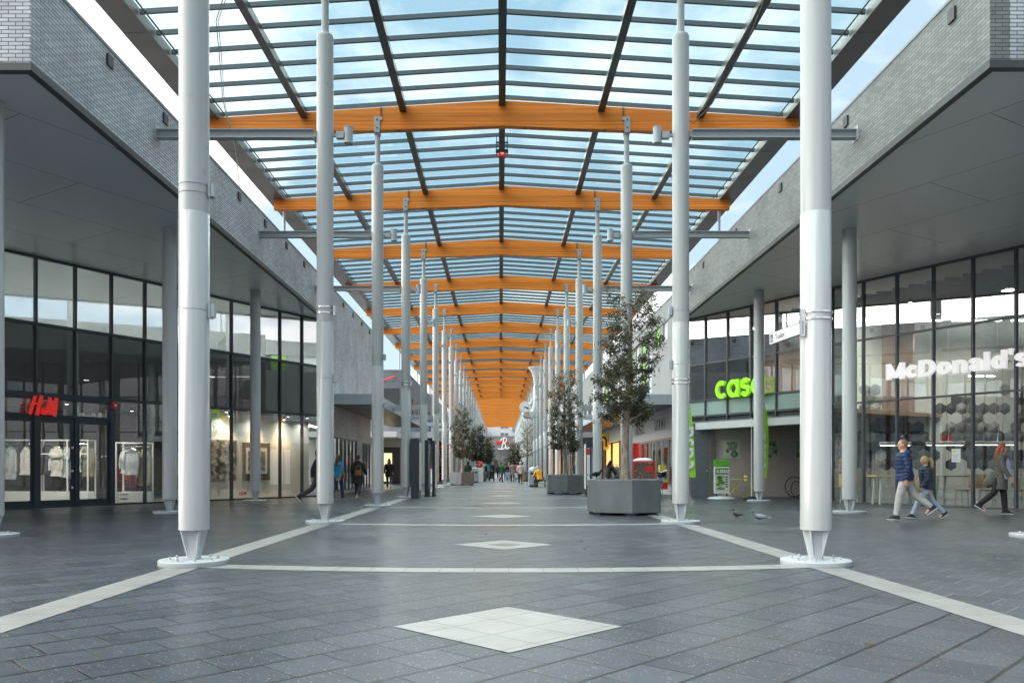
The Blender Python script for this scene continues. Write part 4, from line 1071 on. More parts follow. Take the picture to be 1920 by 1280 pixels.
# left: side street between y 45 and 60, then a slate block and a brick run
H1 = street_house(-1, 61, 84, 8.6, M['slate'], 'slate blue shop building beyond the side street on the left', True, M['mull'])
MB().box(-9.9, -7.75, 60.93, 61.0, 5.7, 7.25).build('dark_panel', M['trim'], H1, smooth=False)
MB().box(-9.98, -9.9, 60.9, 61.0, 5.62, 7.33).build('panel_edge', M['coping'], H1, smooth=False)
mb = MB().box(-14, -7.3, 56.0, 60.9, 3.35, 3.75); mb.build('side_canopy', M['whitewall'], H1, smooth=False)
MB().box(-14, -9.3, 57.6, 60.9, 0, 3.34).build('corner_shop', M['lightpanel'], H1, smooth=False)
MB().box(-9.29, -7.4, 60.0, 60.9, 0, 3.34).build('corner_wall', M['lightpanel'], H1, smooth=False)
MB().box(-9.0, -7.55, 59.95, 60.0, .02, 2.75).build('doorway', M['black'], H1, smooth=False)
MB().box(-8.75, -8.15, 59.9, 59.95, .2, 2.3).build('lit_display', emit('gold_display', (.62, .5, .25), .35), H1, smooth=False)
H2 = street_house(-1, 84.05, 112, 8.9, M['brickL'], 'grey brick shop building with a red shop sign on the left', True, M['red'])
H3 = street_house(-1, 112.05, 150, 7.6, M['clad'], 'pale clad shop building farther down the left side', True, M['mull'])
H4 = street_house(-1, 150.05, 208, 8.2, M['brickG'], 'dark brick shop building at the far end of the left side', True, M['mull'])
# right: clad building above the fashion shop
RH = thing('shop_house', 'pale clad shop building with lime green upper windows beside the furniture shop', 'building', (0,0,0), 0, 'shop buildings along the covered street')
MB().box(7.4, 7.7, 33.83, 60, 7.8, 8.6).build('roof_band', M['clad'], RH, smooth=False)
MB().box(7.38, 7.72, 33.83, 60.02, 8.6, 8.66).build('coping', M['coping'], RH, smooth=False)
MB().box(7.4, 7.7, 33.83, 39.5, 4.2, 6.9).build('cladding', M['clad'], RH, smooth=False)
MB().box(7.4, 7.7, 39.502, 60, 4.2, 4.9).build('cladding', M['clad'], RH, smooth=False)
MB().box(7.9, 8.0, 33.83, 60, 4.2, 7.8).build('inner_wall', M['inwall'], RH, smooth=False)
seq = ['green', 'post', 'pane', 'post']
y = 34.1; k = 0
while y < 59.5:
    zb = 6.9 if y < 39.4 else 4.9
    wd = .95 if seq[k % 4] != 'post' else .9
    if seq[k % 4] == 'post': MB().box(7.45, 7.6, y, y+wd, zb+.001, 7.799).build('pier', M['clad'], RH, smooth=False)
    else: MB().box(7.5, 7.53, y+.03, y+wd-.03, zb+.001, 7.799).build('window_panel', M['green'] if seq[k % 4] == 'green' else M['whitewall'], RH, smooth=False)
    y += wd; k += 1
MB().box(7.4, 7.5, 33.83, 48.6, 2.53, 4.19).build('sign_board', M['whitewall'], RH, smooth=False)
MB().box(7.4, 7.5, 48.62, 60, 2.9, 4.19).build('sign_board', M['ingrey'], RH, smooth=False)
M['tanframe'] = plain('tan_window_frame', (.36, .31, .26), .5)
for a in (34.2, 37.1, 40.0):
    shop_window(RH, 7.46, a, a+2.88, .34, 2.528, 2, M['tanframe'], M['glassR'], 1, fw=.1)
MB().box(7.4, 7.52, 33.83, 42.9, 0, .338).build('plinth', M['whitewall'], RH, smooth=False)
MB().cyl((7.38, 43.7, 0), (7.38, 43.7, 2.52), .42, n=24).build('red_pillar', M['red'], RH)
MB().box(7.45, 7.5, 44.3, 48.6, 0, 2.528).build('shopfront', M['brickG'], RH, smooth=False)
MB().box(11.5, 11.6, 33.9, 48.6, 0, 4.1).build('shop_back_wall', plain('shop_shelves_wall', (.46, .36, .27), .7, var=.4, scale=3), RH, smooth=False)
MB().box(7.6, 11.5, 33.9, 48.6, 2.9, 3.0).build('shop_ceiling', plain('shop_ceiling_white', (.5, .47, .43), .6), RH, smooth=False)
for yy in (36, 38.2, 40.4, 42.6):
    for xx in (8.2, 9.8): MB().box(xx, xx+.1, yy-.5, yy+.5, 2.86, 2.9).build('glow_strip', M['lamp'], RH, smooth=False)
# amber lit shop beyond, its light put into a glowing wall
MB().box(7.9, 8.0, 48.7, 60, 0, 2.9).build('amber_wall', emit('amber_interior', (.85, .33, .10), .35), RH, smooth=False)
mb = MB(); mb.box(7.85, 7.9, 51.3, 53.3, .9, 2.1); mb.build('lightbox', M['warmglow'], RH, smooth=False)
for yy in (50.4, 54.2, 57.6): MB().box(7.42, 7.55, yy-.1, yy+.1, 0, 2.898).build('pier', M['black'], RH, smooth=False)
canopy(RH, 1, 33.84, 59.9, 5.2, 7.399, 3.85, 4.28)
H5 = street_house(1, 60.1, 86, 8.8, M['clad'], 'pale clad shop building with a strip window beyond the lime windows', True, M['mull'], first=5.2)
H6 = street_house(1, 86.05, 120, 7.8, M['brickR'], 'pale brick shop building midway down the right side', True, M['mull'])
H7 = street_house(1, 120.05, 160, 8.6, M['slate'], 'slate blue shop building farther down the right side', True, M['mull'])
H8 = street_house(1, 160.05, 208, 8.0, M['brickL'], 'grey brick shop building at the far end of the right side', True, M['mull'])

# ---------------------------------------------------------------- end of the street
EB = thing('mall_entrance', 'grey corrugated mall entrance with glass front closing the far end of the street', 'building', (0, 212, 0))
MB().box(-24, 24, 0, 12, 6.2, 9.5).build('upper_wall', M['zinc'], EB, smooth=False)
MB().box(-24.1, 24.1, -.1, 12, 9.5, 9.8).build('coping', M['coping'], EB, smooth=False)
MB().box(-24, 24, 2, 12, 0, 6.19).build('interior', plain('entrance_interior', (.30, .31, .26), .6, var=.35, scale=.5), EB, smooth=False)
mb = MB()
for k in range(33): mb.box(-24+1.5*k-.06, -24+1.5*k+.06, -.08, .1, 0, 6.19)
mb.box(-24, 24, -.06, .08, 3.0, 3.12)
mb.build('glazing_frame', M['mull'], EB, smooth=False)
MB().box(-24, 24, .0, .03, 0, 6.19).build('glass_front', glass('entrance_glass', (.75, .8, .74), .06, 1.5), EB, smooth=False)
for x in (-4.6, 2.2): MB().box(x, x+2.2, -.05, -.02, .3, 2.9).build('teal_panel', M['teal'], EB, smooth=False)
# sign on it
t = thing('shop_sign', 'white script sign with a red band on the grey wall at the far end', 'sign', (-.35, 211.9, 6.15))
mb = MB(); W = .17
b1 = [(.55,.1),(.95,1.5),(1.25,3.0)]
ribbon(mb, b1, W, -.2, -.12)
ribbon(mb, [(.35,2.3),(.6,2.75),(1.1,3.1),(1.7,3.15),(2.0,2.85),(1.9,2.3),(1.5,1.85),(1.0,1.65)], W, -.195, -.118)
ribbon(mb, [(1.0,1.65),(1.5,1.6),(1.75,1.2),(1.6,.65),(1.1,.2),(.5,.08),(-.1,.2),(-.35,.45)], W, -.205, -.123)
for q in (1.75, 2.3): ribbon(mb, [(q-.05,.3),(q+.25,.42),(q+.3,.6),(q+.12,.68),(q-.05,.45),(q+.05,.18),(q+.3,.15),(q+.5,.3)], .1, -.2, -.12)
mb.build('script_lettering', M['whiteglow'], t, smooth=False)
MB().ball((-.45,-.02,1.85), .42, .05, .5, n=20).box(-.5, 2.4, -.07, .03, 1.5, 2.2).build('red_band', M['red'], t)
MB().box(-4.2, -1.7, -.03, .05, 1.62, 1.8).box(3.1, 4.9, -.03, .05, 1.62, 1.8).build('red_line', M['red'], t, smooth=False)
AP = thing('apartment_block', 'white apartment block with dark windows rising behind the far entrance', 'building', (0, 246, 0))
MB().box(-22, 26, 0, 12, 0, 30).build('wall', plain('white_render', (.62,.62,.64), .7, var=.05), AP, smooth=False)
for i, x in enumerate((-9.5, -5.5, 1.2, 5.6, 10.5)):
    for z in (10.6, 13.4, 16.2):
        f = MB().box(x-1.3, x+1.3, -.06, .02, z, z+1.6).build('window', M['whiteplastic'], AP, smooth=False)
        MB().box(x-1.2, x-.07, -.09, -.062, z+.1, z+1.5).box(x+.07, x+1.2, -.09, -.062, z+.1, z+1.5).build('pane', M['darkpane'], f, smooth=False)
for z in (10.0, 12.8): MB().box(3.6, 8.4, -1.6, -.001, z, z+.2).box(3.6, 8.4, -1.6, -1.5, z+.2, z+1.0).build('balcony', M['coping'], AP, smooth=False)
PB = thing('apartment_block', 'purple grey gabled house behind the far entrance, left of the white block', 'building', (-16, 240, 0))
MB().box(-8, 12, 0, 5, 0, 13.2).build('wall', plain('mauve_brick', (.27,.22,.29), .8), PB, smooth=False)
MB().vprism([(-8,13.2),(12,13.2),(2,17)], 0.05, 4.9).build('roof', M['slate'], PB, smooth=False)
for x in (8, 10.3): MB().box(x-.8, x+.8, -.05, .02, 10.4, 12.2).build('window', M['whiteplastic'], PB, smooth=False)

# ---------------------------------------------------------------- signs
angL = math.atan2(UL.y, UL.x); angR = math.atan2(UR.y, UR.x)
# red shop letters above the left door
p = offL(22.98, .22)
t = thing('shop_sign', 'red slanted letters above the dark glass doors on the left', 'sign', (p[0], p[1], 2.70), angL)
mb = MB()
S = .17                              # slant
def sl(pts): return [(x+S*z, z) for x, z in pts]
taper = lambda f: .105-.03*abs(f-.5)
ribbon(mb, sl([(.02,.0),(.06,.27),(.09,.53)]), .085, -.05, .0)
ribbon(mb, sl([(.23,-.02),(.24,.27),(.27,.55)]), .10, -.05, .0)
ribbon(mb, sl([(-.03,.27),(.12,.31),(.26,.33),(.33,.38)]), .055, -.054, -.004)
ribbon(mb, sl([(.43,.03),(.34,.16),(.40,.21),(.37,.13),(.33,.05),(.38,.02),(.44,.12)]), .035, -.05, .0)
ribbon(mb, sl([(.47,.01),(.50,.27),(.52,.52)]), .075, -.05, .0)
ribbon(mb, sl([(.50,.52),(.57,.25),(.60,.02)]), .085, -.054, -.004)
ribbon(mb, sl([(.60,.04),(.66,.28),(.70,.52)]), .06, -.05, .0)
ribbon(mb, sl([(.70,.52),(.72,.25),(.73,-.02)]), .095, -.054, -.004)
mb.build('letters', M['redglow'], t, smooth=False)
mb = MB()
for x in (.14, .34, .70): mb.box(x-.015, x+.015, .001, .2, .2, .23)
mb.build('bracket', M['trim'], t, smooth=False)
# white burger restaurant letters
dM = 27.79/(.605+(1672-938)/FPX)
p = offR(dM, .2)
t = thing('shop_sign', 'white block letters fixed across the right glass restaurant front', 'sign', (p[0], p[1], 3.93), angR)
def heavy_letters(mb, word, y0, y1, S=.235):
    """thick sans capitals and lower case drawn as strokes, cap height 1"""
    x = 0.0; X = .76; g = .10; h = S/2
    def put(pts, dy=0, w=S): ribbon(mb, [(x+a, b) for a, b in pts], w, y0-dy, y1-dy)
    def ring(cx, rx=.24, a0=0, a1=360): put(arc(cx, X/2, rx, X/2-h*.92, a0, a1, 28), 0, S*.95)
    for c in word:
        if c == 'M':
            put([(h,0),(h,1)]); put([(h*.95,1-h*.2),(.50,.10)], .004, S*.8); put([(.50,.10),(1.0-h*.95,1-h*.2)], .008, S*.8); put([(1.0-h,0),(1.0-h,1)], .002); x += 1.0+g
        elif c == 'c': ring(.34, .23, 48, 312); x += .62+g
        elif c == 'D': put([(h,0),(h,1)]); put([(h,1-h*.95)]+arc(.40, .5, .33, .5-h*.95, 90, -90, 16)+[(h,h*.95)], .004); x += .84+g
        elif c == 'o': ring(.36); x += .72+g
        elif c == 'n': put([(h,0),(h,X)]); put(arc(.35, X-.24-h*.9, .23, .24, 165, 0, 12)+[(.58,0)], .004); x += .70+g
        elif c == 'a': put(arc(.30, .23, .185, .135, 0, 360, 20), 0, S*.85); put([(.08,X-.22)]+arc(.30, X-.23, .20, .135, 130, 0, 8)+[(.50,0)], .004, S*.92); x += .62+g
        elif c == 'l': put([(h,0),(h,1.04)]); x += S+g
        elif c == 'd': ring(.34, .22); put([(.58,0),(.58,1.04)], .004); x += .70+g
        elif c == "'": put([(.10,1.06),(.07,.72)], 0, lambda f: .2-.1*f); x += .16+g
        elif c == 's': put(arc(.30, X-.225, .20, .13, 25, 270, 12)+arc(.30, .225, .20, .13, 90, -155, 12)[1:], 0, S*.86); x += .60+g
    return x
mb = MB(); wd = heavy_letters(mb, "McDonald's", -.12, 0.0)
for i_, v_ in enumerate(mb.v): mb.v[i_] = (v_[0]*4.2/wd, v_[1], v_[2]*.50)
mb.build('letters', M['whiteglow'], t, smooth=False)
mb = MB()
for x in (.5, 1.5, 2.5, 3.5): mb.box(x-.02, x+.02, .06, .2, .2, .24)
mb.build('bracket', M['mull'], t, smooth=False)
# lime furniture shop letters
def casa_letters(mb, h, y0, y1, wt=.24, gap=.13):
    """rounded single-storey letters c a s a, height h from the baseline"""
    r = .5-wt/2; x = 0.0
    def put(pts, dy=0): ribbon(mb, [(px*h, pz*h) for px, pz in pts], wt*h, y0+dy, y1+dy)
    put([(x+a, b) for a, b in arc(.46, .5, r, r, 50, 310)]); x += .84+gap
    def a_(x):
        put([(x+a, b) for a, b in arc(.48, .5, r*.98, r, 0, 360, 24)])
        put([(x+.86, .98), (x+.86, .5), (x+.86, .02)], -.003)
    a_(x); x += .98+gap
    put([(x+a, b) for a, b in arc(.36, .70, .24, .19, 20, 270, 12)+arc(.36, .31, .25, .20, 90, -160, 12)[1:]]); x += .72+gap
    a_(x); return (x+.98)*h
p = offR(27.79/(.605+(1353-938)/FPX), .22)
t = thing('shop_sign', 'lime green rounded letters over the open alcove on the right', 'sign', (p[0], p[1], 3.86), angR)
mb = MB(); wd = casa_letters(mb, .70, -.12, .0); k = 2.35/wd
for i, v in enumerate(mb.v): mb.v[i] = (v[0]*k, v[1], v[2])
mb.build('letters', M['limeglow'], t, smooth=False)
mb = MB()
for x in (.4, 1.0, 1.7): mb.box(x-.02, x+.02, .002, .22, .3, .34)
mb.build('bracket', M['mull'], t, smooth=False)
# wire letters of the fashion shop
for txt, y, w, lab in (('STUDIO', 38.6, 2.5, 'thin wire letters on the white board, set nearest the lime banner'), ('SENSE', 43.9, 2.6, 'thin wire letters on the white board above the red pillar'), ('STUDIO', 48.4, 2.2, 'thin wire letters at the far end of the white board')):
    t = thing('shop_sign', lab, 'sign', (7.37, y, 2.99), R(-90), 'wire letter signs')
    text_obj(txt, 'letters', M['mull'], t, w=w, h=.42, wire=.007)
    mb = MB().box(0, w, -.02, -.008, -.03, -.012).box(0, w, -.02, -.008, .43, .448); mb.build('rail', M['trim'], t, smooth=False)
# yellow projecting sign
t = thing('shop_sign', 'yellow projecting sign with a dark arch emblem beyond the tall tree trunk', 'sign', (7.0, 55.0, 3.0))
MB().box(-.4, .4, -.06, .06, -.55, .55).build('panel', plain('sign_yellow', (.82,.72,.03), .4), t, smooth=False, bevel=.05)
mb = MB(); ribbon(mb, [(-.2,-.35),(-.2,.1),(-.1,.28),(.1,.28),(.2,.1),(.2,-.35)], .12, -.085, -.061); mb.build('emblem', M['black'], t, smooth=False)
MB().box(.4, .62, -.02, .02, .3, .34).box(.4, .62, -.02, .02, -.3, -.26).build('bracket', M['black'], t, smooth=False)
# toilet arrow sign on the nearest right column
t = thing('direction_sign', 'white arrow plate reading Toilet strapped to the nearest right column', 'sign', (3.53, 9.5, 2.82), R(-84))
mb = MB().box(-.87, .0, -.012, .012, -.075, .075); mb.build('plate', M['whiteplastic'], t, smooth=False)
mb = MB().box(-.87, .0, -.015, .015, .068, .078).box(-.87, .0, -.015, .015, -.078, -.068); mb.build('edge', M['steel'], t, smooth=False)
o = text_obj('-Toilet', 'lettering', M['black'], t, h=.07, w=.3, depth=.002); o.location = (-.74, -.014, -.035)
mb = MB().box(-.845, -.775, -.0145, -.0125, -.05, .05); o = mb.build('symbol', M['black'], t, smooth=False)
mb = MB(); ribbon(mb, arc(-.812, -.015, .02, .02, 120, 380, 10), .007, -.0165, -.015); ribbon(mb, [(-.816,.03),(-.814,.0),(-.798,-.004),(-.79,-.03)], .008, -.0168, -.0151); mb.build('wheelchair', M['whiteplastic'], o, smooth=False)
MB().box(-.02, .0, -.03, .03, -.1, .22).build('clamp', M['steel'], t, smooth=False)
# alarm sounder
p = offL(25.25, .14)
t = thing('alarm_sounder', 'small red alarm box at the top corner of the dark doors', 'alarm', (p[0], p[1], 3.1), angL)
MB().box(-.09, .09, -.1, .0, -.08, .12).build('case', M['red'], t, smooth=False, bevel=.025)
MB().box(-.03, .03, -.108, -.1, .0, .06).build('light', M['whiteplastic'], t, smooth=False)
# white notice on the right glass
p = offR(23.67, .02)
t = thing('notice', 'white paper notice with yellow heading taped inside the restaurant glass', 'notice', (p[0], p[1], 1.35), angR)
MB().box(-.13, .13, -.006, .0, -.01, .38).build('sheet', M['whiteplastic'], t, smooth=False)
MB().box(-.1, .0, -.009, -.0065, .28, .34).build('heading', M['yellow'], t, smooth=False)
mb = MB()
for k in range(5): mb.box(-.1, .1-.03*(k % 3), -.009, -.0065, .05+.04*k, .058+.04*k)
mb.build('text_lines', M['mull'], t, smooth=False)
# lettering on the door glass
p = offL(22.45, .02)
t = thing('door_lettering', 'white words INGANG OM DE HOEK with arrow on the left door glass', 'lettering', (p[0], p[1], 1.6), angL)
for k, w in enumerate(('INGANG', 'OM', 'DE HOEK')):
    o = text_obj(w, 'word', M['whiteplastic'], t, h=.075, depth=.003); o.location = (0, -.004, .32-.12*k)
mb = MB(); ribbon(mb, [(0,-.06),(.2,-.06)], .02, -.006, -.003); ribbon(mb, [(.12,.02),(.2,-.06),(.12,-.14)], .02, -.0075, -.0045); mb.build('arrow', M['whiteplastic'], t, smooth=False)
p = offL(29.55, .02)
t = thing('window_lettering', 'small dark red letters low on the display window glass', 'lettering', (p[0], p[1], .16), angL)
text_obj('H&M', 'letters', M['red'], t, h=.15, w=.34, depth=.003, shear=.25, weight=.01)

# red signs in the distance on the left
for y, z, h, lab in ((76, 3.0, .45, 'red lit shop sign under the left canopy, upper'), (86, 2.6, .5, 'red shop sign board beyond the left columns'), (97, 3.0, .7, 'red orange shop banner farther along the left side')):
    t = thing('shop_sign', lab, 'sign', (-5.6, y, z), 0, 'red shop signs')
    MB().box(-.9, .9, -.07, .07, 0, h).build('panel', M['red'], t, smooth=False, bevel=.02)
    MB().box(-.7, .7, -.085, -.071, h*.35, h*.6).build('stripe', M['redglow'], t, smooth=False)
    MB().box(-.03, .03, -.02, .02, h, 3.5-z).build('hanger', M['trim'], t, smooth=False)
t = thing('neon_sign', 'thin red slanted neon tube on the slate blue facade', 'sign', (-8.9, 60.9, 7.95))
MB().cyl((-.1,-.1,-.12), (.85,-.1,.18), .05, n=8).build('tube', M['redglow'], t)
MB().box(.0, .05, -.1, .1, -.12, -.07).box(.7, .75, -.1, .1, .1, .15).build('clip', M['trim'], t, smooth=False)
# ---------------------------------------------------------------- planters and trees
def hexa(r, rot): return [(r*math.cos(R(60*k)+rot), r*math.sin(R(60*k)+rot)) for k in range(6)]
def make_planter():
    t = thing('planter', 'x', 'planter', group='hexagonal concrete planters')
    r0 = R(-90)
    mb = MB(); o = hexa(.97, r0); i = hexa(.88, r0); n = 6
    vs = [(*p, .06) for p in o]+[(*p, .875) for p in o]+[(*p, .875) for p in i]+[(*p, .78) for p in i]
    fs = [tuple(range(6))[::-1]]
    for k in range(6):
        k2 = (k+1) % 6
        fs += [(k, k2, 6+k2, 6+k), (6+k, 6+k2, 12+k2, 12+k), (12+k, 12+k2, 18+k2, 18+k)]
    fs.append(tuple(18+k for k in range(6)))
    mb.add(vs, fs).build('tub', M['concrete'], t, smooth=False, bevel=.012)
    mb = MB(); mb.prism(hexa(.875, r0), .781, .80); mb.build('soil', M['soil'], t, smooth=False)
    mb = MB()
    for k in range(6): p = hexa(.78, r0)[k]; mb.cbox((p[0], p[1], .03), (.2, .2, .06), R(60*k))
    mb.build('foot', M['trim'], t, smooth=False)
    return t
PLS = [(3.07, 20.36, 4, 'nearest grey concrete planter with tall thin tree, right of the walkway'),
       (2.95, 36.9, 0, 'second grey concrete planter on the right, behind the nearest one'),
       (-2.75, 56.6, 0, 'grey concrete planter on the left by the row of far columns'),
       (-2.15, 73.0, 0, 'grey concrete planter behind the left one, farther down'),
       (-1.65, 92.0, 0, 'far grey planter on the left near the walking people'),
       (3.0, 91.0, 0, 'far grey planter on the right under the bare tree'),
       (3.0, 73.0, 10, 'grey planter on the right hidden behind the seated person')]
pl = make_planter()
for k, (x, y, rot, lab) in enumerate(PLS):
    o = pl if k == 0 else dup(pl)
    o.location = (x, y, 0); o.rotation_euler = (0, 0, R(rot)); o['label'] = lab
def make_tree(seed, x, y, z0, h, crown0, cw, nleaf, label, leafm, lsize=.085, lean=(0.0, 0.0), bare=0.0):
    random.seed(seed); rnd = random.random
    t = thing('potted_tree', label, 'tree', (x, y, z0), 0, 'trees growing in planters')
    mb = MB(); top = h*.97
    def tp(f): return Vector((lean[0]*f+.03*math.sin(f*7+seed), lean[1]*f+.03*math.cos(f*5+seed), f*top))
    fs_ = [i/14 for i in range(15)]
    mb.tube([tp(f) for f in fs_], [(.105*(1-f)**.8+.012)*(1.25 if f < .03 else 1) for f in fs_], 12)
    twigs = []
    nl = 46
    for k in range(nl):
        f = crown0/h+(1-crown0/h)*(k/nl)**1.15*.98
        b = tp(f); a = k*2.4+rnd()*.9
        rel = (f*h-crown0)/(h-crown0)
        w = cw*(.55+.45*math.sin(min(1, rel*1.9+.35)*math.pi*.62))*(1-.55*max(0, rel-.45))*(.75+.45*rnd())
        up = .35+.9*rel
        e = b+Vector((math.cos(a)*w, math.sin(a)*w, w*up))
        m1 = (b+e)/2+Vector((rnd()-.5, rnd()-.5, rnd()*.3))*.14
        r0 = .02*(1-rel)+.008
        mb.tube([b, m1, e], [r0, r0*.6, .003], 5, caps=False)
        for q in range(5):
            g = .35+.65*rnd(); s = b.lerp(m1, g*2) if g < .5 else m1.lerp(e, (g-.5)*2)
            tw = s+Vector((rnd()-.5, rnd()-.5, rnd()*.9-.35))*.42
            mb.tube([s, tw], [.006, .002], 4, caps=False)
            twigs.append((s, tw, rel))
        twigs.append((m1, e, rel))
    mb.build('trunk', M['bark'], t)
    lf = MB(); vs = lf.v; fs = lf.f
    wts = [max(.12, (1.25-1.0*r)) for _, _, r in twigs]
    ch = random.choices(range(len(twigs)), wts, k=nleaf)
    for c in ch:
        s, e, rel = twigs[c]
        p = s.lerp(e, .15+.95*rnd())+Vector((random.gauss(0,.055), random.gauss(0,.055), random.gauss(0,.05)))
        d = Vector((rnd()-.5, rnd()-.5, rnd()*.8-.45)).normalized(); d = (d+(e-s).normalized()*.5).normalized()
        n = d.cross(Vector((rnd()-.5, rnd()-.5, rnd()-.5))).normalized(); l = lsize*(.6+.7*rnd()); w = l*(.19+.07*rnd())
        m = d.cross(n)*(l*.09)
        o_ = len(vs); vs += [tuple(p), tuple(p+d*l*.45+n*w+m), tuple(p+d*l), tuple(p+d*l*.45-n*w+m)]; fs.append((o_, o_+1, o_+2, o_+3)); lf.mi.append(0)
    lf.build('crown', leafm, t, smooth=False)
    return t
make_tree(3, 3.12, 20.36, .78, 4.55, 1.5, .80, 14000, 'tall thin dark leaved tree in the nearest planter', M['leaf'], .075, lean=(.12, .0))
make_tree(8, 2.92, 36.9, .78, 4.5, 1.15, .82, 8000, 'dark leaved tree in the second planter on the right', M['leaf'], .095, lean=(-.05, 0))
make_tree(13, -2.75, 56.6, .78, 4.5, 1.1, .74, 5200, 'bushy dark tree in the nearest left planter', M['leaf'], .13)
make_tree(21, -2.15, 73.0, .78, 4.0, 1.0, .75, 3400, 'dark tree behind the bushy left tree', M['leaf'], .19)
make_tree(34, -1.65, 92.0, .78, 3.7, .9, .8, 2400, 'small far dark tree on the left near the walking people', M['leaf'], .22)
make_tree(55, 3.0, 91.0, .78, 5.6, 1.6, .95, 1500, 'thin nearly bare tree in the far right planter', M['leafdry'], .16)
make_tree(89, 2.25, 120.0, .0, 4.7, 1.2, 1.0, 2400, 'dark tree standing before the far glass entrance', M['leaf'], .28)

# ---------------------------------------------------------------- totems, bins
def totem(x, y, w, d, label, poster):
    t = thing('information_totem', label, 'totem', (x, y, 0), 0, 'dark information totems')
    MB().box(-w/2, w/2, -d/2, d/2, .02, 2.32).build('case', M['navyframe'], t, smooth=False, bevel=.012)
    s = -w/2 if poster < 0 else w/2
    fr = MB().box(min(s, s+.02*poster), max(s, s+.02*poster), -d/2+.06, d/2-.06, .25, 2.22).build('poster_frame', M['black'], t, smooth=False)
    MB().box(min(s+.021*poster, s+.027*poster), max(s+.021*poster, s+.027*poster), -d/2+.1, d/2-.1, .3, 2.17).build('poster', M['whiteplastic'], fr, smooth=False)
    MB().box(-w/2-.03, w/2+.03, -d/2-.03, d/2+.03, 0, .02).build('base_plate', M['trim'], t, smooth=False)
    return t
totem(-3.36, 31.4, .3, 1.0, 'broad dark totem standing next to the fourth left column', 1)
totem(-3.09, 33.4, .14, 1.0, 'slim dark totem behind the broad one on the left', 1)
totem(-2.84, 33.8, .1, 1.0, 'narrow framed totem panel, right of the slim dark one on the left', 1)
t = totem(3.62, 33.6, .2, .9, 'dark totem with white poster and red heading on the right walkway edge', -1)
MB().box(-.095, .03, -.457, -.451, .45, 2.0).build('front_sheet', M['whiteplastic'], t, smooth=False)
MB().box(-.095, .03, -.462, -.458, 1.72, 1.98).build('red_heading', M['red'], t, smooth=False)
totem(4.25, 34.5, .16, .9, 'slim black totem between the fourth right column and the amber shop', -1)
def bin_(x, y, label):
    t = thing('litter_bin', label, 'bin', (x, y, 0), 0, 'grey litter bins')
    MB().box(-.3, .3, -.3, .3, .08, 1.05).build('body', M['canopy'], t, smooth=False, bevel=.03)
    MB().box(-.26, .26, -.26, .26, 0, .08).build('plinth', M['black'], t, smooth=False)
    MB().lathe([(.3,0),(.3,.08),(.22,.16),(.05,.2)], (0,0,1.06), n=4).build('lid', M['canopy'], t, smooth=False)
    MB().box(-.2, -.03, -.306, -.3, .78, .9).box(.03, .2, -.306, -.3, .78, .9).build('slot', M['black'], t, smooth=False)
bin_(-2.15, 66.0, 'grey litter bin behind the nearest left planter')
bin_(2.05, 51.0, 'dark grey litter bin beside the seated person in yellow')

# ---------------------------------------------------------------- clock sculpture
t = thing('clock_sculpture', 'white horn shaped clock sculpture hanging by the right columns', 'clock', (0, 68.0, 0))
MB().lathe([(.13,8.2),(.14,8.5),(.2,8.9),(.36,9.35),(.58,9.62),(.64,9.72),(.58,9.74)], (2.92,0,0), n=28).build('horn', M['whiteplastic'], t)
MB().tube([(2.92,0,8.25),(2.92,0,7.2),(2.9,0,6.6),(2.82,0,6.0),(2.6,0,5.7),(2.4,0,5.6)], [.13,.15,.18,.25,.34,.4], 16).build('pipe', M['whiteplastic'], t)
MB().ball((2.3,0,5.75), .52, .42, .38, n=20, m=12).build('bowl', M['whiteplastic'], t)
MB().tube([(2.85,.1,8.3),(2.75,.1,7.2),(2.55,.05,6.75),(2.3,0,6.5)], [.05,.06,.07,.08], 10).tube([(2.98,-.1,7.3),(3.1,-.1,6.2),(3.06,-.1,5.6),(2.9,-.1,5.5)], [.1,.11,.1,.09], 10).build('side_tube', M['whiteplastic'], t)
MB().box(2.9, 3.62, -.9, -.8, 6.9, 7.0).box(2.9, 3.62, -.9, -.8, 8.0, 8.1).box(2.88, 2.96, -.8, .05, 6.9, 7.0).box(2.88, 2.96, -.8, .05, 8.0, 8.1).build('bracket', M['galv'], t, smooth=False)
ck = MB().cyl((2.02,-.62,6.3), (2.02,-.3,6.3), .47, n=36).build('clock_case', M['whiteplastic'], t)
MB().cyl((2.02,-.635,6.3), (2.02,-.621,6.3), .40, n=36).build('dial', plain('dial_white', (.85,.85,.85), .5, var=.02), ck)
mb = MB().bar((2.02-.05,-.645,6.32), (2.33,-.65,6.19), .01, .075).bar((2.02-.05,-.66,6.31), (2.26,-.66,6.25), .01, .09)
for k in range(12): a = R(30*k); mb.cbox((2.02+.33*math.sin(a), -.64, 6.3+.33*math.cos(a)), (.035, .01, .035))
mb.build('hands', M['black'], ck, smooth=False)

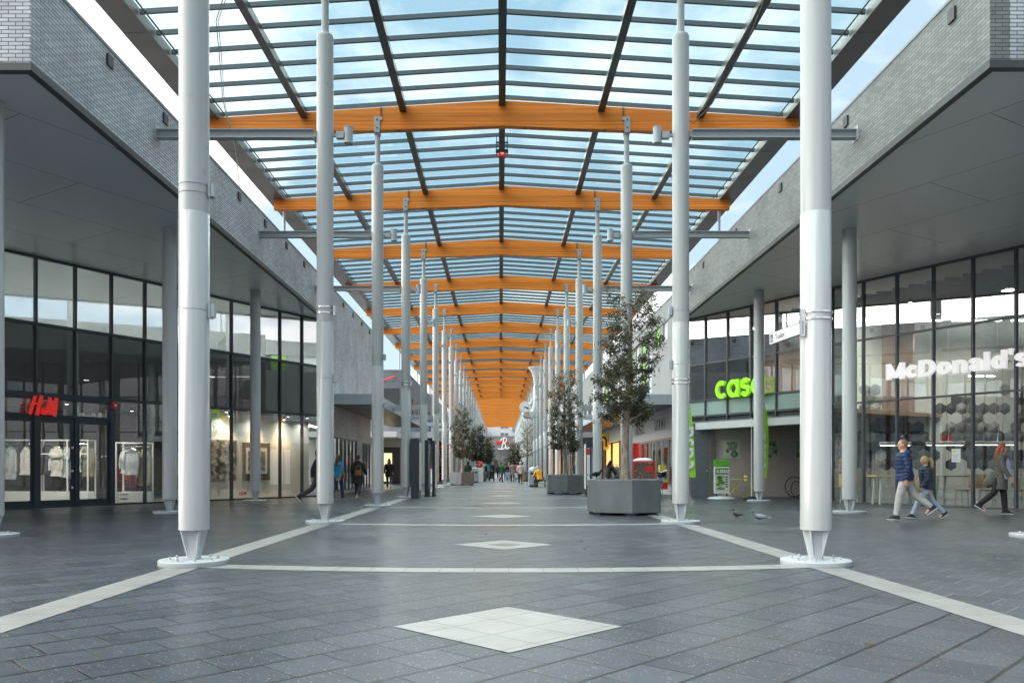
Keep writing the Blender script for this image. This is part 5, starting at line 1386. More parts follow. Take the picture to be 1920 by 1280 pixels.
# ---------------------------------------------------------------- banners, board, table
def banner(x, y, rz, label, poly, textx, txh, z0):
    t = thing('feather_banner', label, 'banner', (x, y, 0), rz, 'lime feather banners')
    mb = MB()
    # gently billowed cloth built from strips
    vs = []; rows = len(poly)
    for (xl, xr, z) in poly:
        for k in range(7):
            f = k/6; vs.append((xl+(xr-xl)*f, .05*math.sin(z*1.9+f*2.2), z))
    n = len(vs); vs2 = vs+[(a, b+.006, c) for a, b, c in vs]; fs = []
    for i in range(rows-1):
        for k in range(6):
            a = i*7+k; fs += [(a, a+1, a+8, a+7), (n+a, n+a+7, n+a+8, n+a+1)]
    mb.add(vs2, fs).build('cloth', M['limecloth'], t)
    MB().tube([(textx-.06-.27, .0, .12), (textx-.06-.27, 0, z0), (textx-.06-.27, 0, 3.0)], [.018,.016,.01], 8).build('pole', M['whiteplastic'], t)
    MB().lathe([(.28,0),(.3,.02),(.3,.05),(.12,.12),(.05,.14)], (textx-.33,0,0), n=20).build('base', M['black'], t)
    mb = MB(); casa_letters(mb, txh, -.012, -.006)
    o = mb.build('lettering', M['whiteplastic'], t, smooth=False)
    o.rotation_euler = (0, R(-90), 0); o.location = (textx+txh/2+.02, -.062, z0+.32)
    return t
banner(6.86, 29.9, R(-8), 'lime green feather banner with white upright lettering behind the second right column', [(-.26,.36,.82),(-.26,.345,1.3),(-.26,.32,1.9),(-.26,.285,2.5),(-.26,.24,3.0),(-.22,.19,3.35),(-.1,.14,3.55),(.1,.12,3.66)], .07, .4, .82)
banner(9.58, 29.4, R(10), 'lime green feather banner beside the soffit column in front of the alcove', [(-.13,.13,.80),(-.17,.17,1.3),(-.22,.21,1.9),(-.27,.235,2.5),(-.30,.22,3.0),(-.28,.16,3.3),(-.2,.06,3.52),(-.1,-.04,3.6)], -.12, .34, .8)
t = thing('pavement_board', 'white framed pavement board with green poster before the alcove', 'sign', (8.2, 29.9, 0), R(6))
MB().box(-.30, .30, -.03, .03, .22, 1.22).build('frame', M['whiteplastic'], t, smooth=False, bevel=.02)
MB().box(-.30, .30, -.035, .035, 1.221, 1.46).build('header', plain('board_green', (.10,.42,.02), .4), t, smooth=False, bevel=.02)
p_ = MB().box(-.26, .26, -.036, -.031, .28, 1.17).build('poster', plain('poster_pale', (.62,.66,.62), .4), t, smooth=False)
MB().box(-.26, .26, -.041, -.037, .93, 1.17).build('poster_band', plain('poster_green', (.16,.30,.06), .5), p_, smooth=False)
mb = MB(); casa_letters(mb, .12, -.046, -.042); o = mb.build('lettering', M['whiteplastic'], p_, smooth=False); o.location = (-.2, 0, .99)
MB().box(-.22, .1, -.041, -.037, .36, .88).build('photo', picture_mat('poster_photo', [(.02,.03,.02),(.07,.2,.03),(.4,.55,.2),(.7,.72,.7)], 7, 2.0), p_, smooth=False)
mb = MB()
for k in range(5): mb.box(.14, .22, -.041, -.037, .45+.09*k, .5+.09*k)
mb.build('captions', M['trim'], p_, smooth=False)
MB().bar((-.2,0,.06), (-.2,0,.24), .04).bar((.2,0,.06), (.2,0,.24), .04).build('leg', M['black'], t, smooth=False)
MB().lathe([(.5,0),(.52,.03),(.47,.08),(.12,.13),(.0,.13)], n=28).build('base', M['galv'], t)
bt = thing('bistro_table', 'yellow folding bistro table before the brown wall', 'table', (9.15, 31.7, 0))
MB().box(-.35, .35, -.35, .35, .70, .725).build('top', M['yellow'], bt, smooth=False, bevel=.008)
for s in (-1, 1):
    MB().tube([(-.34,s*.3,0),(.3,s*.3,.7)], .013, 8).tube([(.34,s*.27,0),(-.3,s*.27,.7)], .013, 8).build('leg', M['yellow'], bt)
MB().tube([(-.2,-.3,.16),(-.2,.3,.16)], .01, 6).tube([(.2,-.28,.16),(.2,.28,.16)], .01, 6).build('stretcher', M['yellow'], bt)
bc = thing('bistro_chair', 'yellow folding bistro chair right of the yellow table', 'chair', (9.86, 31.75, 0))
mb = MB()
for k in range(5): mb.box(-.2, .2, -.2+.085*k, -.13+.085*k, .45, .47)
mb.build('seat', M['yellow'], bc, smooth=False)
MB().box(-.22, -.2, -.2, .2, .80, .88).box(-.22, -.2, -.2, .2, .66, .74).build('backrest', M['yellow'], bc, smooth=False)
for s in (-1, 1): MB().tube([(.25,s*.19,0),(-.21,s*.19,.88)], .012, 8).tube([(-.25,s*.17,0),(.18,s*.17,.45)], .012, 8).build('leg', M['yellow'], bc)
# hoops and pictures in the alcove
t = thing('ring_ornament', 'two black metal rings standing against the brown alcove wall', 'ornament', (11.75, 32.2, 0), R(12))
def torus(mb, c, rx, rz, r, n=40): mb.tube([(c[0]+rx*math.cos(2*math.pi*k/n), c[1], c[2]+rz*math.sin(2*math.pi*k/n)) for k in range(n+1)], r, 8, caps=False)
mb = MB(); torus(mb, (0,0,.42), .40, .40, .018); mb.build('ring', M['black'], t)
mb = MB(); torus(mb, (.12,.03,.33), .24, .31, .016); mb.build('ring', M['black'], t)
for k, (x0, x1, lab, cols, sd) in enumerate(((8.95, 9.72, 'framed cream and green spiral print on the brown wall, left', [(.72,.70,.62),(.42,.55,.36),(.70,.68,.6),(.05,.06,.07)], 1.0), (10.75, 11.25, 'framed green plant print on the brown wall, centre', [(.05,.07,.03),(.13,.2,.05),(.55,.52,.44),(.3,.35,.18)], 5.0), (11.92, 12.35, 'framed dark leafy print at the right end of the brown wall', [(.05,.07,.03),(.16,.22,.08),(.45,.42,.34),(.2,.12,.05)], 9.0))):
    t = thing('framed_picture', lab, 'picture', ((x0+x1)/2, 32.59, 1.93), 0, 'pictures in the alcove'); w = (x1-x0)/2
    MB().box(-w, w, -.03, 0, -.38, -.34).box(-w, w, -.03, 0, .34, .38).box(-w, -w+.04, -.03, 0, -.339, .339).box(w-.04, w, -.03, 0, -.339, .339).build('frame', M['ingrey'], t, smooth=False)
    MB().box(-w+.041, w-.041, -.018, -.002, -.339, .339).build('print', picture_mat('print_%d' % k, cols, 3.2, sd), t, smooth=False)
    if k == 0:
        mb = MB()
        for a, b_, r_ in ((.06, .13, .17), (.12, -.2, .13)):
            for q in range(3): torus(mb, (a, -.022, b_), r_*(1-.3*q), r_*(1-.3*q), .012, 24)
        mb.build('spirals', M['trim'], t)

# ---------------------------------------------------------------- restaurant furniture
def bar_table(x, y, rz, w, label):
    t = thing('restaurant_table', label, 'table', (x, y, 0), rz, 'restaurant tables behind the glass')
    MB().box(-w/2, w/2, -.35, .35, .89, .93).build('top', M['plyw'], t, smooth=False)
    for s in (-1, 1): MB().bar((s*(w/2-.15),-.25,.01), (s*(w/2-.22),-.2,.89), .05).bar((s*(w/2-.15),.25,.01), (s*(w/2-.22),.2,.89), .05).build('leg', M['ingrey'], t, smooth=False)
bar_table(12.55, 25.6, R(0), 1.5, 'wooden topped high table behind the walking man')
bar_table(14.7, 25.2, R(0), 2.2, 'long wooden topped high table left of the red haired woman')
bar_table(12.0, 26.9, R(0), 1.0, 'small wooden topped table near the restaurant corner')
def stool(x, y, rz, label):
    t = thing('restaurant_chair', label, 'chair', (x, y, 0), rz, 'plywood chairs in the restaurant')
    MB().tube([(-.22,0,.97),(-.22,0,.55),(-.2,0,.5),(-.1,0,.48),(.24,0,.48)], .02, 8).box(-.2, .24, -.2, .2, .49, .515).build('seat', M['plyw'], t, smooth=False)
    MB().box(-.24, -.215, -.2, .2, .56, .98).build('backrest', M['plyw'], t, smooth=False)
    for s in (-1, 1): MB().bar((-.2,s*.17,.01), (-.16,s*.15,.48), .03).bar((.22,s*.17,.01), (.18,s*.15,.48), .03).build('leg', M['ingrey'], t, smooth=False)
for x, y, rz, lab in ((13.0, 24.9, 0, 'plywood chair beside the walking man'), (14.1, 24.4, R(180), 'plywood chair left of the long high table'), (14.75, 24.3, 0, 'plywood chair facing right at the long high table'), (16.0, 24.6, 0, 'plywood chair behind the red haired woman'), (11.5, 26.6, 0, 'plywood chair at the small table by the corner')):
    stool(x, y, rz, lab)
for x, y, w, lab in ((12.75, 26.0, 1.0, 'white pendant bar lamp above the walking man'), (14.15, 25.6, 1.2, 'white pendant bar lamp left of the notice'), (15.6, 25.4, 1.3, 'white pendant bar lamp near the red haired woman')):
    t = thing('pendant_lamp', lab, 'lamp', (x, y, 1.9), 0, 'white pendant bars in the restaurant')
    MB().box(-w/2, w/2, -.08, .08, 0, .11).build('shade', M['whiteplastic'], t, smooth=False, bevel=.02)
    MB().box(-w/2+.04, w/2-.04, -.05, .05, -.012, -.001).build('tube', M['lampsoft'], t, smooth=False)
    MB().tube([(.1,0,.11),(.13,0,.5),(.05,0,1.0),(.1,0,3.0),(.1,0,4.85)], .008, 6).build('cord', M['whiteplastic'], t)
for k, (x, y) in enumerate(((9.9, 31.2), (11.2, 29.4), (12.0, 28.3), (15.5, 24.5))):
    t = thing('ceiling_light', ('small white ceiling light in the far upper bay of the furniture shop', 'small white ceiling light above the lime letters', 'small white ceiling light near the soffit column upstairs', "white ceiling light above the letters on the restaurant front")[k], 'lamp', (x, y, 6.6), 0, 'ceiling lights upstairs on the right')
    MB().box(-.17, .17, -.17, .17, 0, .06).build('housing', M['whiteplastic'], t, smooth=False)
    MB().box(-.15, .15, -.15, .15, -.012, -.001).build('diffuser', M['lamp'], t, smooth=False)
    MB().tube([(0,0,.06),(0,0,.72)], .01, 6).build('rod', M['trim'], t)

# ---------------------------------------------------------------- clothes shop display
def rack(x0, x1, y, h, label, shelf=None, drawers=False, mid=None):
    t = thing('clothes_rack', label, 'display rack', ((x0+x1)/2, y, .02), 0, 'white clothes racks'); w = (x1-x0)/2
    mb = MB(); q = .02
    for x in [-w+q, w-q]+([mid] if mid is not None else []):
        for yy in (-.25, .25): mb.box(x-q, x+q, yy-q, yy+q, 0, h)
    for z in (h-q,)+((shelf,) if shelf else ()):
        for yy in (-.25, .25): mb.box(-w+2*q, w-2*q, yy-q, yy+q, z-q+.002, z+q-.002)
    mb.build('frame', M['inwhite'], t, smooth=False)
    MB().cyl((-w+.04,0,h-.14), (w-.04,0,h-.14), .014, n=8).build('rail', M['steel'], t)
    MB().box(-w+.04, w-.04, -.24, .24, .02, .36).build('base_box', M['inwhite'], t, smooth=False)
    if drawers:
        mb = MB()
        for z in (.13, .27): mb.box(-w+.15, -w+.4, -.25, -.24, z, z+.02)
        mb.build('drawer_handle', M['black'], t, smooth=False)
    return t
rack(-15.6, -13.8, 27.0, 2.1, 'white clothes rack behind the double doors', shelf=1.62, mid=.2)
rack(-17.6, -15.65, 27.0, 2.1, 'white clothes rack behind the leftmost door')
rack(-12.75, -11.72, 26.7, 2.0, 'white clothes rack with drawers right of the doors', drawers=True)
rack(-11.65, -10.75, 28.4, 2.0, 'white clothes rack seen past the left soffit column', drawers=True)
cl = {k: plain('cloth_'+k, c, .85, var=.15, scale=9, bump=.2) for k, c in dict(cream=(.62,.60,.54), white=(.72,.73,.73), grey=(.36,.38,.37), olive=(.20,.19,.12), black=(.025,.025,.028), plum=(.16,.03,.06), camel=(.42,.33,.22), silver=(.42,.45,.45)).items()}
cl['speckle'] = picture_mat('cloth_speckle', [(.03,.03,.03),(.03,.03,.03),(.7,.7,.68),(.75,.75,.75)], 26, 4)
def garment(x, y, z, w, h, mat, label, rz=0.0, sleeves=True):
    t = thing('hanging_garment', label, 'clothing', (x, y, z), rz, 'clothes on the display racks')
    mb = MB(); rings = []
    for k in range(9):
        f = k/8; ww = w*(.40+.09*f)*(1 if f > .2 else .35+3.25*f)
        rings.append((.012*math.sin(k*2.1), .01*math.cos(k), -.09-h*f, ww, .045+.012*math.sin(k*1.7)))
    rings = rings[::-1]
    mb.loft(rings, 16)
    if sleeves:
        for s in (-1, 1): mb.tube([(s*w*.34,0,-.17),(s*w*.44,-.02,-.32),(s*w*.50,-.04,-.16-h*.5),(s*w*.47,-.05,-.16-h*.72)], [.035,.045,.043,.036], 10)
    mb.build('cloth', mat, t)
    MB().tube([(-w*.36,0,-.13),(0,0,-.05),(w*.36,0,-.13)], .008, 6).tube([(0,0,-.05),(0,0,.0),(.02,0,.02),(.0,0,.04)], .005, 6).build('hanger', M['steel'], t)
for x, y, w, h, m, lab, sl_ in ((-12.3, 26.62, .5, .85, 'silver', 'pale grey jacket hanging in the rack right of the doors', True), (-11.95, 26.75, .42, 1.2, 'camel', 'long camel coat at the right end of the rack by the doors', True), (-12.55, 26.8, .4, .8, 'white', 'white top hanging left of the pale grey jacket', True),
                        (-14.05, 26.95, .36, .85, 'white', 'white top behind the right door leaf', False), (-13.88, 26.9, .42, 1.0, 'olive', 'olive coat at the right end of the rack behind the doors', True), (-14.62, 26.95, .44, 1.05, 'silver', 'shiny grey raincoat behind the double doors', True), (-14.95, 26.9, .42, 1.0, 'cream', 'cream coat hanging behind the left door leaf', True), (-15.35, 26.95, .4, .95, 'black', 'black dress in the rack behind the door post', False),
                        (-16.0, 26.95, .44, .95, 'cream', 'cream dress in the rack behind the leftmost door', False), (-16.5, 26.9, .42, 1.1, 'grey', 'grey coat behind the door lettering', True), (-11.35, 28.35, .42, .85, 'white', 'pale shirt next to the speckled dress', True), (-10.98, 28.4, .42, 1.0, 'speckle', 'black and white speckled dress near the soffit column', False)):
    hh = 1.98 if y < 27.5 and x < -13 else 1.88
    garment(x, y, hh, w, h, cl[m], lab, sleeves=sl_)
t = thing('clothes_rack', 'low dark rack of plum clothes deep in the clothes shop', 'display rack', (-13.9, 29.5, .02), 0, 'white clothes racks')
MB().cyl((-.6,0,1.3), (.6,0,1.3), .015, n=8).cyl((-.6,0,0), (-.6,0,1.3), .018, n=8).cyl((.6,0,0), (.6,0,1.3), .018, n=8).build('frame', M['black'], t)
for k in range(3): garment(-14.2+.3*k, 29.5, 1.32, .36, .8, cl['plum'], ('plum coat at the left of the low dark rack', 'plum coat in the middle of the low dark rack', 'plum coat at the right of the low dark rack')[k])
# white display wall with posters and warm spots
t = thing('display_wall', 'white display wall standing behind the left shop window', 'display wall', (0,0,0))
MB().line(offL(28.5, -.75), offL(33.2, -.75), .08, .02, 3.25).build('panel', M['inwhite'], t, smooth=False)
MB().line(offL(28.5, -.03), offL(28.5, -.71), .05, .02, 3.25).build('end_panel', M['inwhite'], t, smooth=False)
for k, (d0, d1, z0, z1, lab, cols, sc, sd) in enumerate(((28.95, 29.95, .70, 2.22, 'black and white photo poster on the white display wall', [(.02,.02,.02),(.12,.12,.12),(.4,.4,.4),(.75,.75,.75)], 4, 3.3), (30.2, 31.35, .70, 2.15, 'colour fashion poster with pale inner frame on the white display wall', [(.05,.05,.05),(.22,.17,.13),(.10,.10,.10),(.35,.28,.2)], 3, 8.1))):
    a, b = offL(d0, -.69), offL(d1, -.69); w = (Vector(b)-Vector(a)).length
    t = thing('poster', lab, 'poster', (a[0], a[1], z0), angL, 'posters on the display wall')
    MB().box(0, w, -.03, .0, 0, z1-z0).build('board', picture_mat('poster_%d' % k, cols, sc, sd), t, smooth=False)
    if k == 1:
        MB().box(.15, w-.15, -.045, -.031, .25, z1-z0-.2).build('inner_frame', M['inwhite'], t, smooth=False)
        MB().box(.25, w-.25, -.052, -.046, .38, z1-z0-.33).build('inner_photo', picture_mat('poster_in', [(.25,.3,.35),(.4,.33,.28),(.1,.1,.12),(.55,.5,.45)], 4, 1.2), t, smooth=False)
for k, d in enumerate((29.55, 30.75, 31.85)):
    p = offL(d, -.50)
    t = thing('display_spotlight', ('warm spotlight above the black and white poster', 'warm spotlight above the colour poster', 'warm spotlight at the right end of the display wall')[k], 'lamp', (p[0], p[1], 3.1), angL, 'warm spotlights over the display wall')
    MB().cyl((0,0,.0), (0,0,.16), .05, n=12).cyl((0,0,.16), (0,0,.22), .015, n=8).build('housing', M['black'], t)
    MB().cyl((0,0,-.008), (0,0,-.001), .042, n=12).build('bulb', M['warm'], t)
    li = bpy.data.lights.new('spot_beam', 'SPOT'); li.energy = 42; li.color = (1, .58, .24); li.spot_size = R(100); li.spot_blend = .8; li.shadow_soft_size = .04
    lo = bpy.data.objects.new('spot_beam', li); C.objects.link(lo); lo.parent = t; lo.location = (0, 0, -.03); lo.rotation_euler = (R(-14), 0, 0)

# ---------------------------------------------------------------- red stand, bicycle
t = thing('shop_stand', 'red framed outdoor shop stand with brown goods behind the nearest planter', 'stand', (5.55, 31.5, 0), R(4))
mb = MB()
for x in (-.42, .42):
    for y in (-.2, .2): mb.bar((x,y,0), (x,y,1.42), .05)
mb.bar((-.42,-.2,1.42), (.42,-.2,1.42), .05).bar((-.42,.2,1.42), (.42,.2,1.42), .05).bar((-.42,-.2,.5), (.42,-.2,.5), .04)
mb.build('frame', M['red'], t, smooth=False)
MB().box(-.39, .39, -.17, .17, .55, 1.36).build('goods', picture_mat('brown_goods', [(.04,.03,.02),(.2,.13,.08),(.09,.06,.04),(.4,.32,.25)], 7, 6), t, smooth=False)
MB().box(.05, .36, -.2, -.18, 1.0, 1.25).build('price_card', M['red'], t, smooth=False)
MB().loft([(0,0,1.44,.4,.2),(0,0,1.5,.38,.19),(.02,0,1.56,.2,.1)], 14).build('bag', M['whiteplastic'], t)
MB().box(-.62, -.45, -.15, .15, .3, 1.25).build('side_card', plain('pink_card', (.75,.35,.38), .5), t, smooth=False)
def bicycle(x, y, rz, label, col):
    t = thing('bicycle', label, 'bicycle', (x, y, 0), rz, 'bicycles by the right shops')
    for xx in (-.52, .52):
        w = MB(); torus(w, (xx,0,.345), .325, .325, .02, 32); wo = w.build('wheel', M['rubber'], t)
        w = MB(); torus(w, (xx,0,.345), .30, .30, .009, 32)
        for k in range(14): a = 2*math.pi*k/14; w.cyl((xx,0,.345), (xx+.3*math.cos(a),0,.345+.3*math.sin(a)), .002, n=4)
        w.build('spokes', M['steel'], wo)
    f = MB(); bb, st, ht, hh = (-.08,0,.3), (-.22,0,.72), (.38,0,.86), (.42,0,.68)
    for a, b in ((bb, st), (bb, hh), (st, hh), (bb, (-.52,0,.345)), (st, (-.52,0,.345)), (ht, (.52,0,.345))): f.cyl(a, b, .017, n=8)
    f.build('frame', col, t)
    MB().tube([(.30,-.28,1.05),(.36,-.2,1.08),(.37,0,.98),(.36,.2,1.08),(.30,.28,1.05)], .013, 8).cyl((.37,0,.98), ht, .014, n=8).build('handlebar', M['steel'], t)
    MB().loft([(-.25,0,.86,.10,.06),(-.25,0,.9,.14,.09),(-.24,0,.93,.13,.08)], 12).cyl(st, (-.24,0,.88), .014, n=8).build('saddle', M['black'], t)
    MB().box(-.75, -.35, -.07, .07, .70, .715).build('carrier', M['black'], t, smooth=False)
    MB().loft([(.62,0,.78,.12,.15),(.62,0,1.0,.17,.2)], 10).build('basket', M['black'], t)
    for s in (-1, 1): MB().box(-.72, -.4, s*.12-.05, s*.12+.05, .38, .70).build('pannier', M['bagblue'], t, smooth=False, bevel=.03)
    return t
M['bagblue'] = picture_mat('pannier_print', [(.03,.06,.12),(.05,.12,.3),(.55,.6,.65),(.03,.1,.08)], 6, 3)
bicycle(6.55, 33.2, R(72), 'black bicycle with blue panniers parked by the shop window', M['black'])
t = thing('goods_display', 'yellow and red striped goods stacked by the right shop window', 'display', (7.0, 34.9, 0))
for k, (c, z0, z1, w) in enumerate(((M['red'], .25, .55, .2), (M['yellow'], .552, .68, .2), (M['bagblue'], .682, .8, .19), (M['yellow'], 1.0, 1.3, .15))): MB().box(-w, w, -w, w, z0, z1).build('box', c, t, smooth=False, bevel=.02)
MB().bar((0,0,0), (0,0,1.45), .03).box(-.2,.2,-.2,.2,0,.03).build('stand', M['steel'], t, smooth=False)
t = thing('clothes_rack', 'rail of dark clothes outside the amber shop', 'display rack', (5.9, 41.0, 0))
MB().cyl((-.5,0,1.35), (.5,0,1.35), .015, n=8).cyl((-.5,0,0), (-.5,0,1.35), .015, n=8).cyl((.5,0,0), (.5,0,1.35), .015, n=8).bar((-.5,-.2,.03), (-.5,.2,.03), .03).bar((.5,-.2,.03), (.5,.2,.03), .03).build('frame', M['steel'], t)
for k in range(5): garment(5.52+.19*k, 41.0, 1.37, .34, .8, cl[('grey','black','grey','olive','camel')[k]], ('grey coat at the left end of the outdoor clothes rail', 'black coat second on the outdoor clothes rail', 'grey coat in the middle of the outdoor clothes rail', 'olive coat fourth on the outdoor clothes rail', 'camel coat at the right end of the outdoor clothes rail')[k])
t = thing('shop_stand', 'low red and white stand among the left columns', 'stand', (-5.0, 57.5, 0), 0)
MB().box(-.45, .45, -.25, .25, .05, 1.15).build('case', M['whiteplastic'], t, smooth=False, bevel=.02)
MB().box(-.5, .5, -.3, .3, 1.151, 1.3).box(.46, .5, -.28, .28, .1, 1.15).build('red_edge', M['red'], t, smooth=False)
t = thing('shop_stand', 'white stand topped with red flowers by the left litter bin', 'stand', (-1.8, 68.0, 0), 0)
MB().box(-.3, .3, -.3, .3, 0, 1.2).build('case', M['whiteplastic'], t, smooth=False, bevel=.02)
mb = MB(); random.seed(4)
for k in range(14): mb.ball((-.3+.5*random.random(), -.2+.4*random.random(), 1.25+.45*random.random()), .11, n=8, m=6)
mb.build('flowers', plain('red_petals', (.7,.06,.08), .6, var=.3), t)

# ---------------------------------------------------------------- soffit columns (two rows)
def soffit_column():
    t = thing('steel_column', 'x', 'column')
    MB().lathe([(.165,.36),(.178,.365),(.178,4.6),(.174,4.605),(.174,7.298)], n=40).build('shaft', M['white'], t)
    mb = MB(); mb.lathe([(.045,.06),(.08,.36)], n=12)
    for a in range(4):
        start = len(mb.v); mb.vprism([(.03,.06),(.075,.06),(.16,.358),(.03,.358)], -.014, .014); mb.xform(Matrix.Rotation(R(90*a+45), 4, 'Z'), start)
    mb.build('foot', M['galv'], t, smooth=False)
    bp = MB().lathe([(.40,.0),(.405,.008),(.405,.058),(.398,.066)], n=48).build('base_plate', M['galv'], t)
    for k in range(6): a = R(60*k); MB().cyl((.27*math.cos(a), .27*math.sin(a), .064), (.27*math.cos(a), .27*math.sin(a), .09), .016, n=6).build('bolt', M['galv'], bp)
    return t
sc0 = soffit_column(); first = True
for x, word in ((-8.55, 'left'), (8.92, 'right')):
    for k, y in enumerate((13.4, 20.6, 27.8)):
        o = sc0 if first else dup(sc0); first = False
        o.location = (x, y, 0); o['label'] = f'white round column carrying the {word} soffit, ' + ('nearest, cut by the picture edge', 'second from the front', 'farthest')[k]; o['group'] = f'columns under the {word} soffit'

# ---------------------------------------------------------------- things hung in the roof
t = thing('roof_device', 'small red and black device hung under the roof ridge', 'device', (0, 26.0, 11.3))
MB().box(-.13, .13, -.08, .08, -.08, .1).build('body', M['red'], t, smooth=False, bevel=.02)
MB().box(-.2, .2, -.1, .1, .101, .16).bar((-.17,0,-.05), (-.17,0,.65), .025).bar((.17,0,-.05), (.17,0,.65), .025).box(-.2, .2, -.03, .03, .4, .43).build('bracket', M['black'], t, smooth=False)
MB().box(-.04, .06, -.084, -.081, -.0, .06).build('label_plate', M['whiteplastic'], t, smooth=False)
def cable(name, label, pts, r=.009):
    o = MB().tube(pts, r, 6).build(name, M['black']); return tag(o, label, 'cable', 'loose cables hanging from the roof')
o = thing('hanging_cable', 'pair of loose cables ending in a hook beside the nearest left column', 'cable', (0,0,0), 0, 'loose cables hanging from the roof')
MB().tube([(-5.95,17.5,11.9),at(405,40,17.5),at(411,100,17.5),at(417,180,17.5),at(424,218,17.5),at(433,246,17.5)], .01, 6).build('cable', M['black'], o)
MB().tube([(-5.9,17.55,11.9),at(409,40,17.55),at(415,100,17.55),at(420,180,17.55),at(426,218,17.55),at(434,247,17.55)], .008, 6).build('cable', M['black'], o)
MB().tube([at(433,246,17.5), at(436,249,17.5), at(439,247,17.5), at(438,244,17.5)], .018, 8).build('hook', M['whiteplastic'], o)
o = thing('hanging_cable', 'pair of loose cables sagging from the roof to the second right column', 'cable', (0,0,0), 0, 'loose cables hanging from the roof')
MB().tube([(5.9,17.3,11.9),at(1405,70,17.3),at(1370,135,17.2),at(1335,195,17.0),at(1300,232,16.9),(3.9,16.82,8.45)], .009, 6).build('cable', M['black'], o)
MB().tube([(5.9,17.35,11.9),at(1400,60,17.35),at(1362,122,17.25),at(1345,160,17.1),at(1318,205,17.0),(3.9,16.84,8.5)], .008, 6).build('cable', M['black'], o)
cable('hanging_cable', 'thin loose cable hanging by the left gutter between the first two visible beams', [(-8.3,24.6,11.5),at(443,290,24.6),at(446,320,24.6),at(449,352,24.6)], .01)

# glowing strips added to brighten the rooms behind the glass
M['blindfill'] = emit('blind_fill_glow', (1, .97, .92), 20.0)
def strip(parent, p, ang, w, z, m=None):
    MB().cbox((p[0], p[1], z+.03), (w, .12, .05), ang).build('glow_strip', m or M['lampsoft'], parent, smooth=False)
for x in (13.2, 15.4, 17.6, 19.8): strip(RB, (x, 29.7), 0, 1.8, 6.6)
strip(RB, offR(30.6, -3.8), angR, 3.0, 6.9)
for d in (20, 22.5, 25, 27.5, 30): strip(LB, offL(d, -2.4), angL, 1.6, 6.9, M['blindfill'])  # hidden strips added to light the blinds from behind
def downlight(parent, p, z, e, ang, col=(1, .93, .84)):
    h = MB().cyl((p[0], p[1], z), (p[0], p[1], z+.1), .06, n=12).build('downlight', M['trim'], parent)
    MB().cyl((p[0], p[1], z-.006), (p[0], p[1], z-.001), .05, n=12).build('bulb', M['lampsoft'], h)
    li = bpy.data.lights.new('downlight_beam', 'SPOT'); li.energy = e; li.color = col; li.spot_size = R(ang); li.spot_blend = .9; li.shadow_soft_size = .06
    lo = bpy.data.objects.new('downlight_beam', li); C.objects.link(lo); lo.parent = h; lo.location = (p[0], p[1], z-.03)
for x, y in ((-16.6, 25.6), (-15.0, 25.8), (-13.9, 25.6), (-12.6, 25.9), (-13.2, 28.6), (-10.9, 27.7)): downlight(LB, (x, y), 3.2, 32, 130)
for x, y in ((13.2, 28.3), (15.4, 28.3), (17.6, 28.3), (13.4, 26.3), (15.6, 25.6)): downlight(RB, (x, y), 6.6, 75, 150)
for d in (29.3, 30.6, 31.9, 32.8): downlight(LB, offL(d, -.33), 3.22, 10, 140)  # extra lamps added only to brighten the white display wall
for d in (32, 30, 28.5): downlight(RB, offR(d, -2.4), 6.9, 70, 150)

# bits of leaf litter on the paving
random.seed(12); lm = plain('dry_leaf', (.16, .10, .06), .8)
lv = None
for k in range(16):
    x, y = random.uniform(-6, 6), random.uniform(4.5, 19)
    if lv is None:
        me = MB().add([(0,-.035,.006),(.018,0,.016),(0,.04,.008),(-.018,0,.014)], [(0,1,2,3)]).add([(0,-.035,.004),(.018,0,.012),(0,.04,.005),(-.018,0,.010)], [(3,2,1,0)]).mesh('fallen_leaf', lm, smooth=False); lv = True
    o = bpy.data.objects.new('fallen_leaf', me); C.objects.link(o); o.location = (x, y, 0); o.rotation_euler = (0, 0, random.uniform(0, 6))
    tag(o, 'tiny dry brown leaf lying on the dark paving', 'leaf', 'dry leaves on the paving')
# ---------------------------------------------------------------- daylight and camera
EL, AZ = 46.0, -62.0      # sun beyond the far left end of the street
w = bpy.data.worlds.new('World'); SC.world = w; w.use_nodes = True
nt = w.node_tree; bg = nt.nodes['Background']
sky = N(nt, 'ShaderNodeTexSky'); sky.sky_type = 'NISHITA'; sky.sun_disc = False; sky.sun_elevation = R(EL); sky.sun_rotation = R(AZ); sky.air_density = 1.2; sky.dust_density = 1.5; sky.ozone_density = 1.0
tc = N(nt, 'ShaderNodeTexCoord'); sp = N(nt, 'ShaderNodeSeparateXYZ'); L(nt, tc.outputs['Generated'], sp.inputs[0])
zz = math_(nt, 'ADD', math_(nt, 'MAXIMUM', sp.outputs[2], 0.0), .18)
cb = N(nt, 'ShaderNodeCombineXYZ'); L(nt, math_(nt, 'DIVIDE', sp.outputs[0], zz), cb.inputs[0]); L(nt, math_(nt, 'DIVIDE', sp.outputs[1], zz), cb.inputs[1]); cb.inputs[2].default_value = 3.7
n1 = N(nt, 'ShaderNodeTexNoise'); n1.inputs['Scale'].default_value = 1.15; n1.inputs['Detail'].default_value = 9; n1.inputs['Roughness'].default_value = .56; n1.inputs['Distortion'].default_value = .25; L(nt, cb.outputs[0], n1.inputs['Vector'])
low = math_(nt, 'SUBTRACT', 1.0, math_(nt, 'MULTIPLY', sp.outputs[2], 1.7), clamp=True)
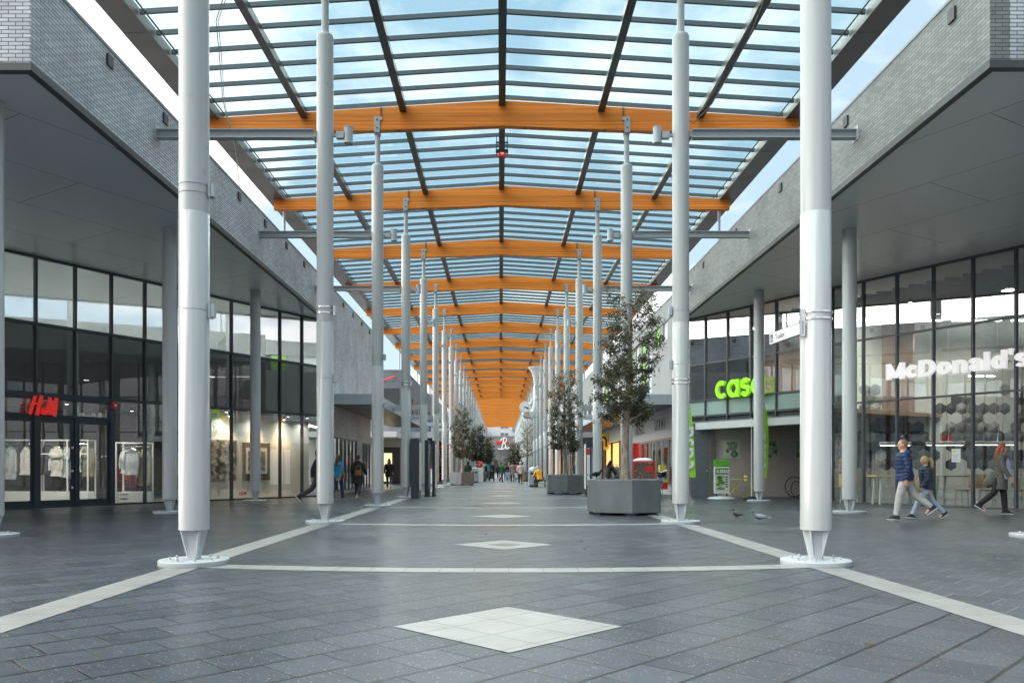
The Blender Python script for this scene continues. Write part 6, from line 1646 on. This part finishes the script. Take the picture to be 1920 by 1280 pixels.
cov = math_(nt, 'ADD', n1.outputs['Fac'], math_(nt, 'MULTIPLY', low, .17))
mask = ramp(nt, cov, [(.57, 0), (.67, 1)])
n2 = N(nt, 'ShaderNodeTexNoise'); n2.inputs['Scale'].default_value = 3.0; n2.inputs['Detail'].default_value = 6; L(nt, cb.outputs[0], n2.inputs['Vector'])
cloud = ramp(nt, n2.outputs['Fac'], [(.3, (3.3, 3.4, 3.6)), (.7, (4.7, 4.6, 4.45))])
cr = cloud.node
CL = N(nt, 'ShaderNodeVectorMath', operation='SCALE'); CL.inputs['Scale'].default_value = 1.0; L(nt, cloud, CL.inputs[0])
veil = mixc(nt, .9, sky.outputs[0], (1.6, 2.15, 2.5))
L(nt, mixc(nt, mask, veil, CL.outputs[0]), bg.inputs['Color'])
bg.inputs['Strength'].default_value = .053
sd = bpy.data.lights.new('sun', 'SUN'); sd.energy = 2.1; sd.angle = R(125); sd.color = (1, .94, .85)
so = bpy.data.objects.new('sun', sd); C.objects.link(so)
dirv = Vector((math.sin(R(AZ))*math.cos(R(EL)), math.cos(R(AZ))*math.cos(R(EL)), math.sin(R(EL))))
so.rotation_euler = dirv.to_track_quat('Z', 'Y').to_euler(); so.location = (-40, 40, 40)
cam = bpy.data.cameras.new('camera'); co = bpy.data.objects.new('camera', cam); C.objects.link(co)
cam.sensor_width = 36; cam.sensor_fit = 'HORIZONTAL'; cam.lens = 36*FPX/1920
cam.shift_x = (960-CX)/1920; cam.shift_y = (CY-640)/1920
co.location = (CAMX, 0, CAMZ); co.rotation_euler = (R(90), 0, 0); cam.clip_start = .05; cam.clip_end = 2000
SC.camera = co
SC.view_settings.view_transform = 'Standard'; SC.view_settings.look = 'None'; SC.view_settings.gamma = 1; SC.view_settings.exposure = 2.8
cy = SC.cycles
cy.max_bounces = 9; cy.diffuse_bounces = 5; cy.glossy_bounces = 4; cy.transmission_bounces = 4; cy.transparent_max_bounces = 24
cy.use_denoising = True; cy.caustics_reflective = False; cy.caustics_refractive = False; cy.sample_clamp_indirect = 6
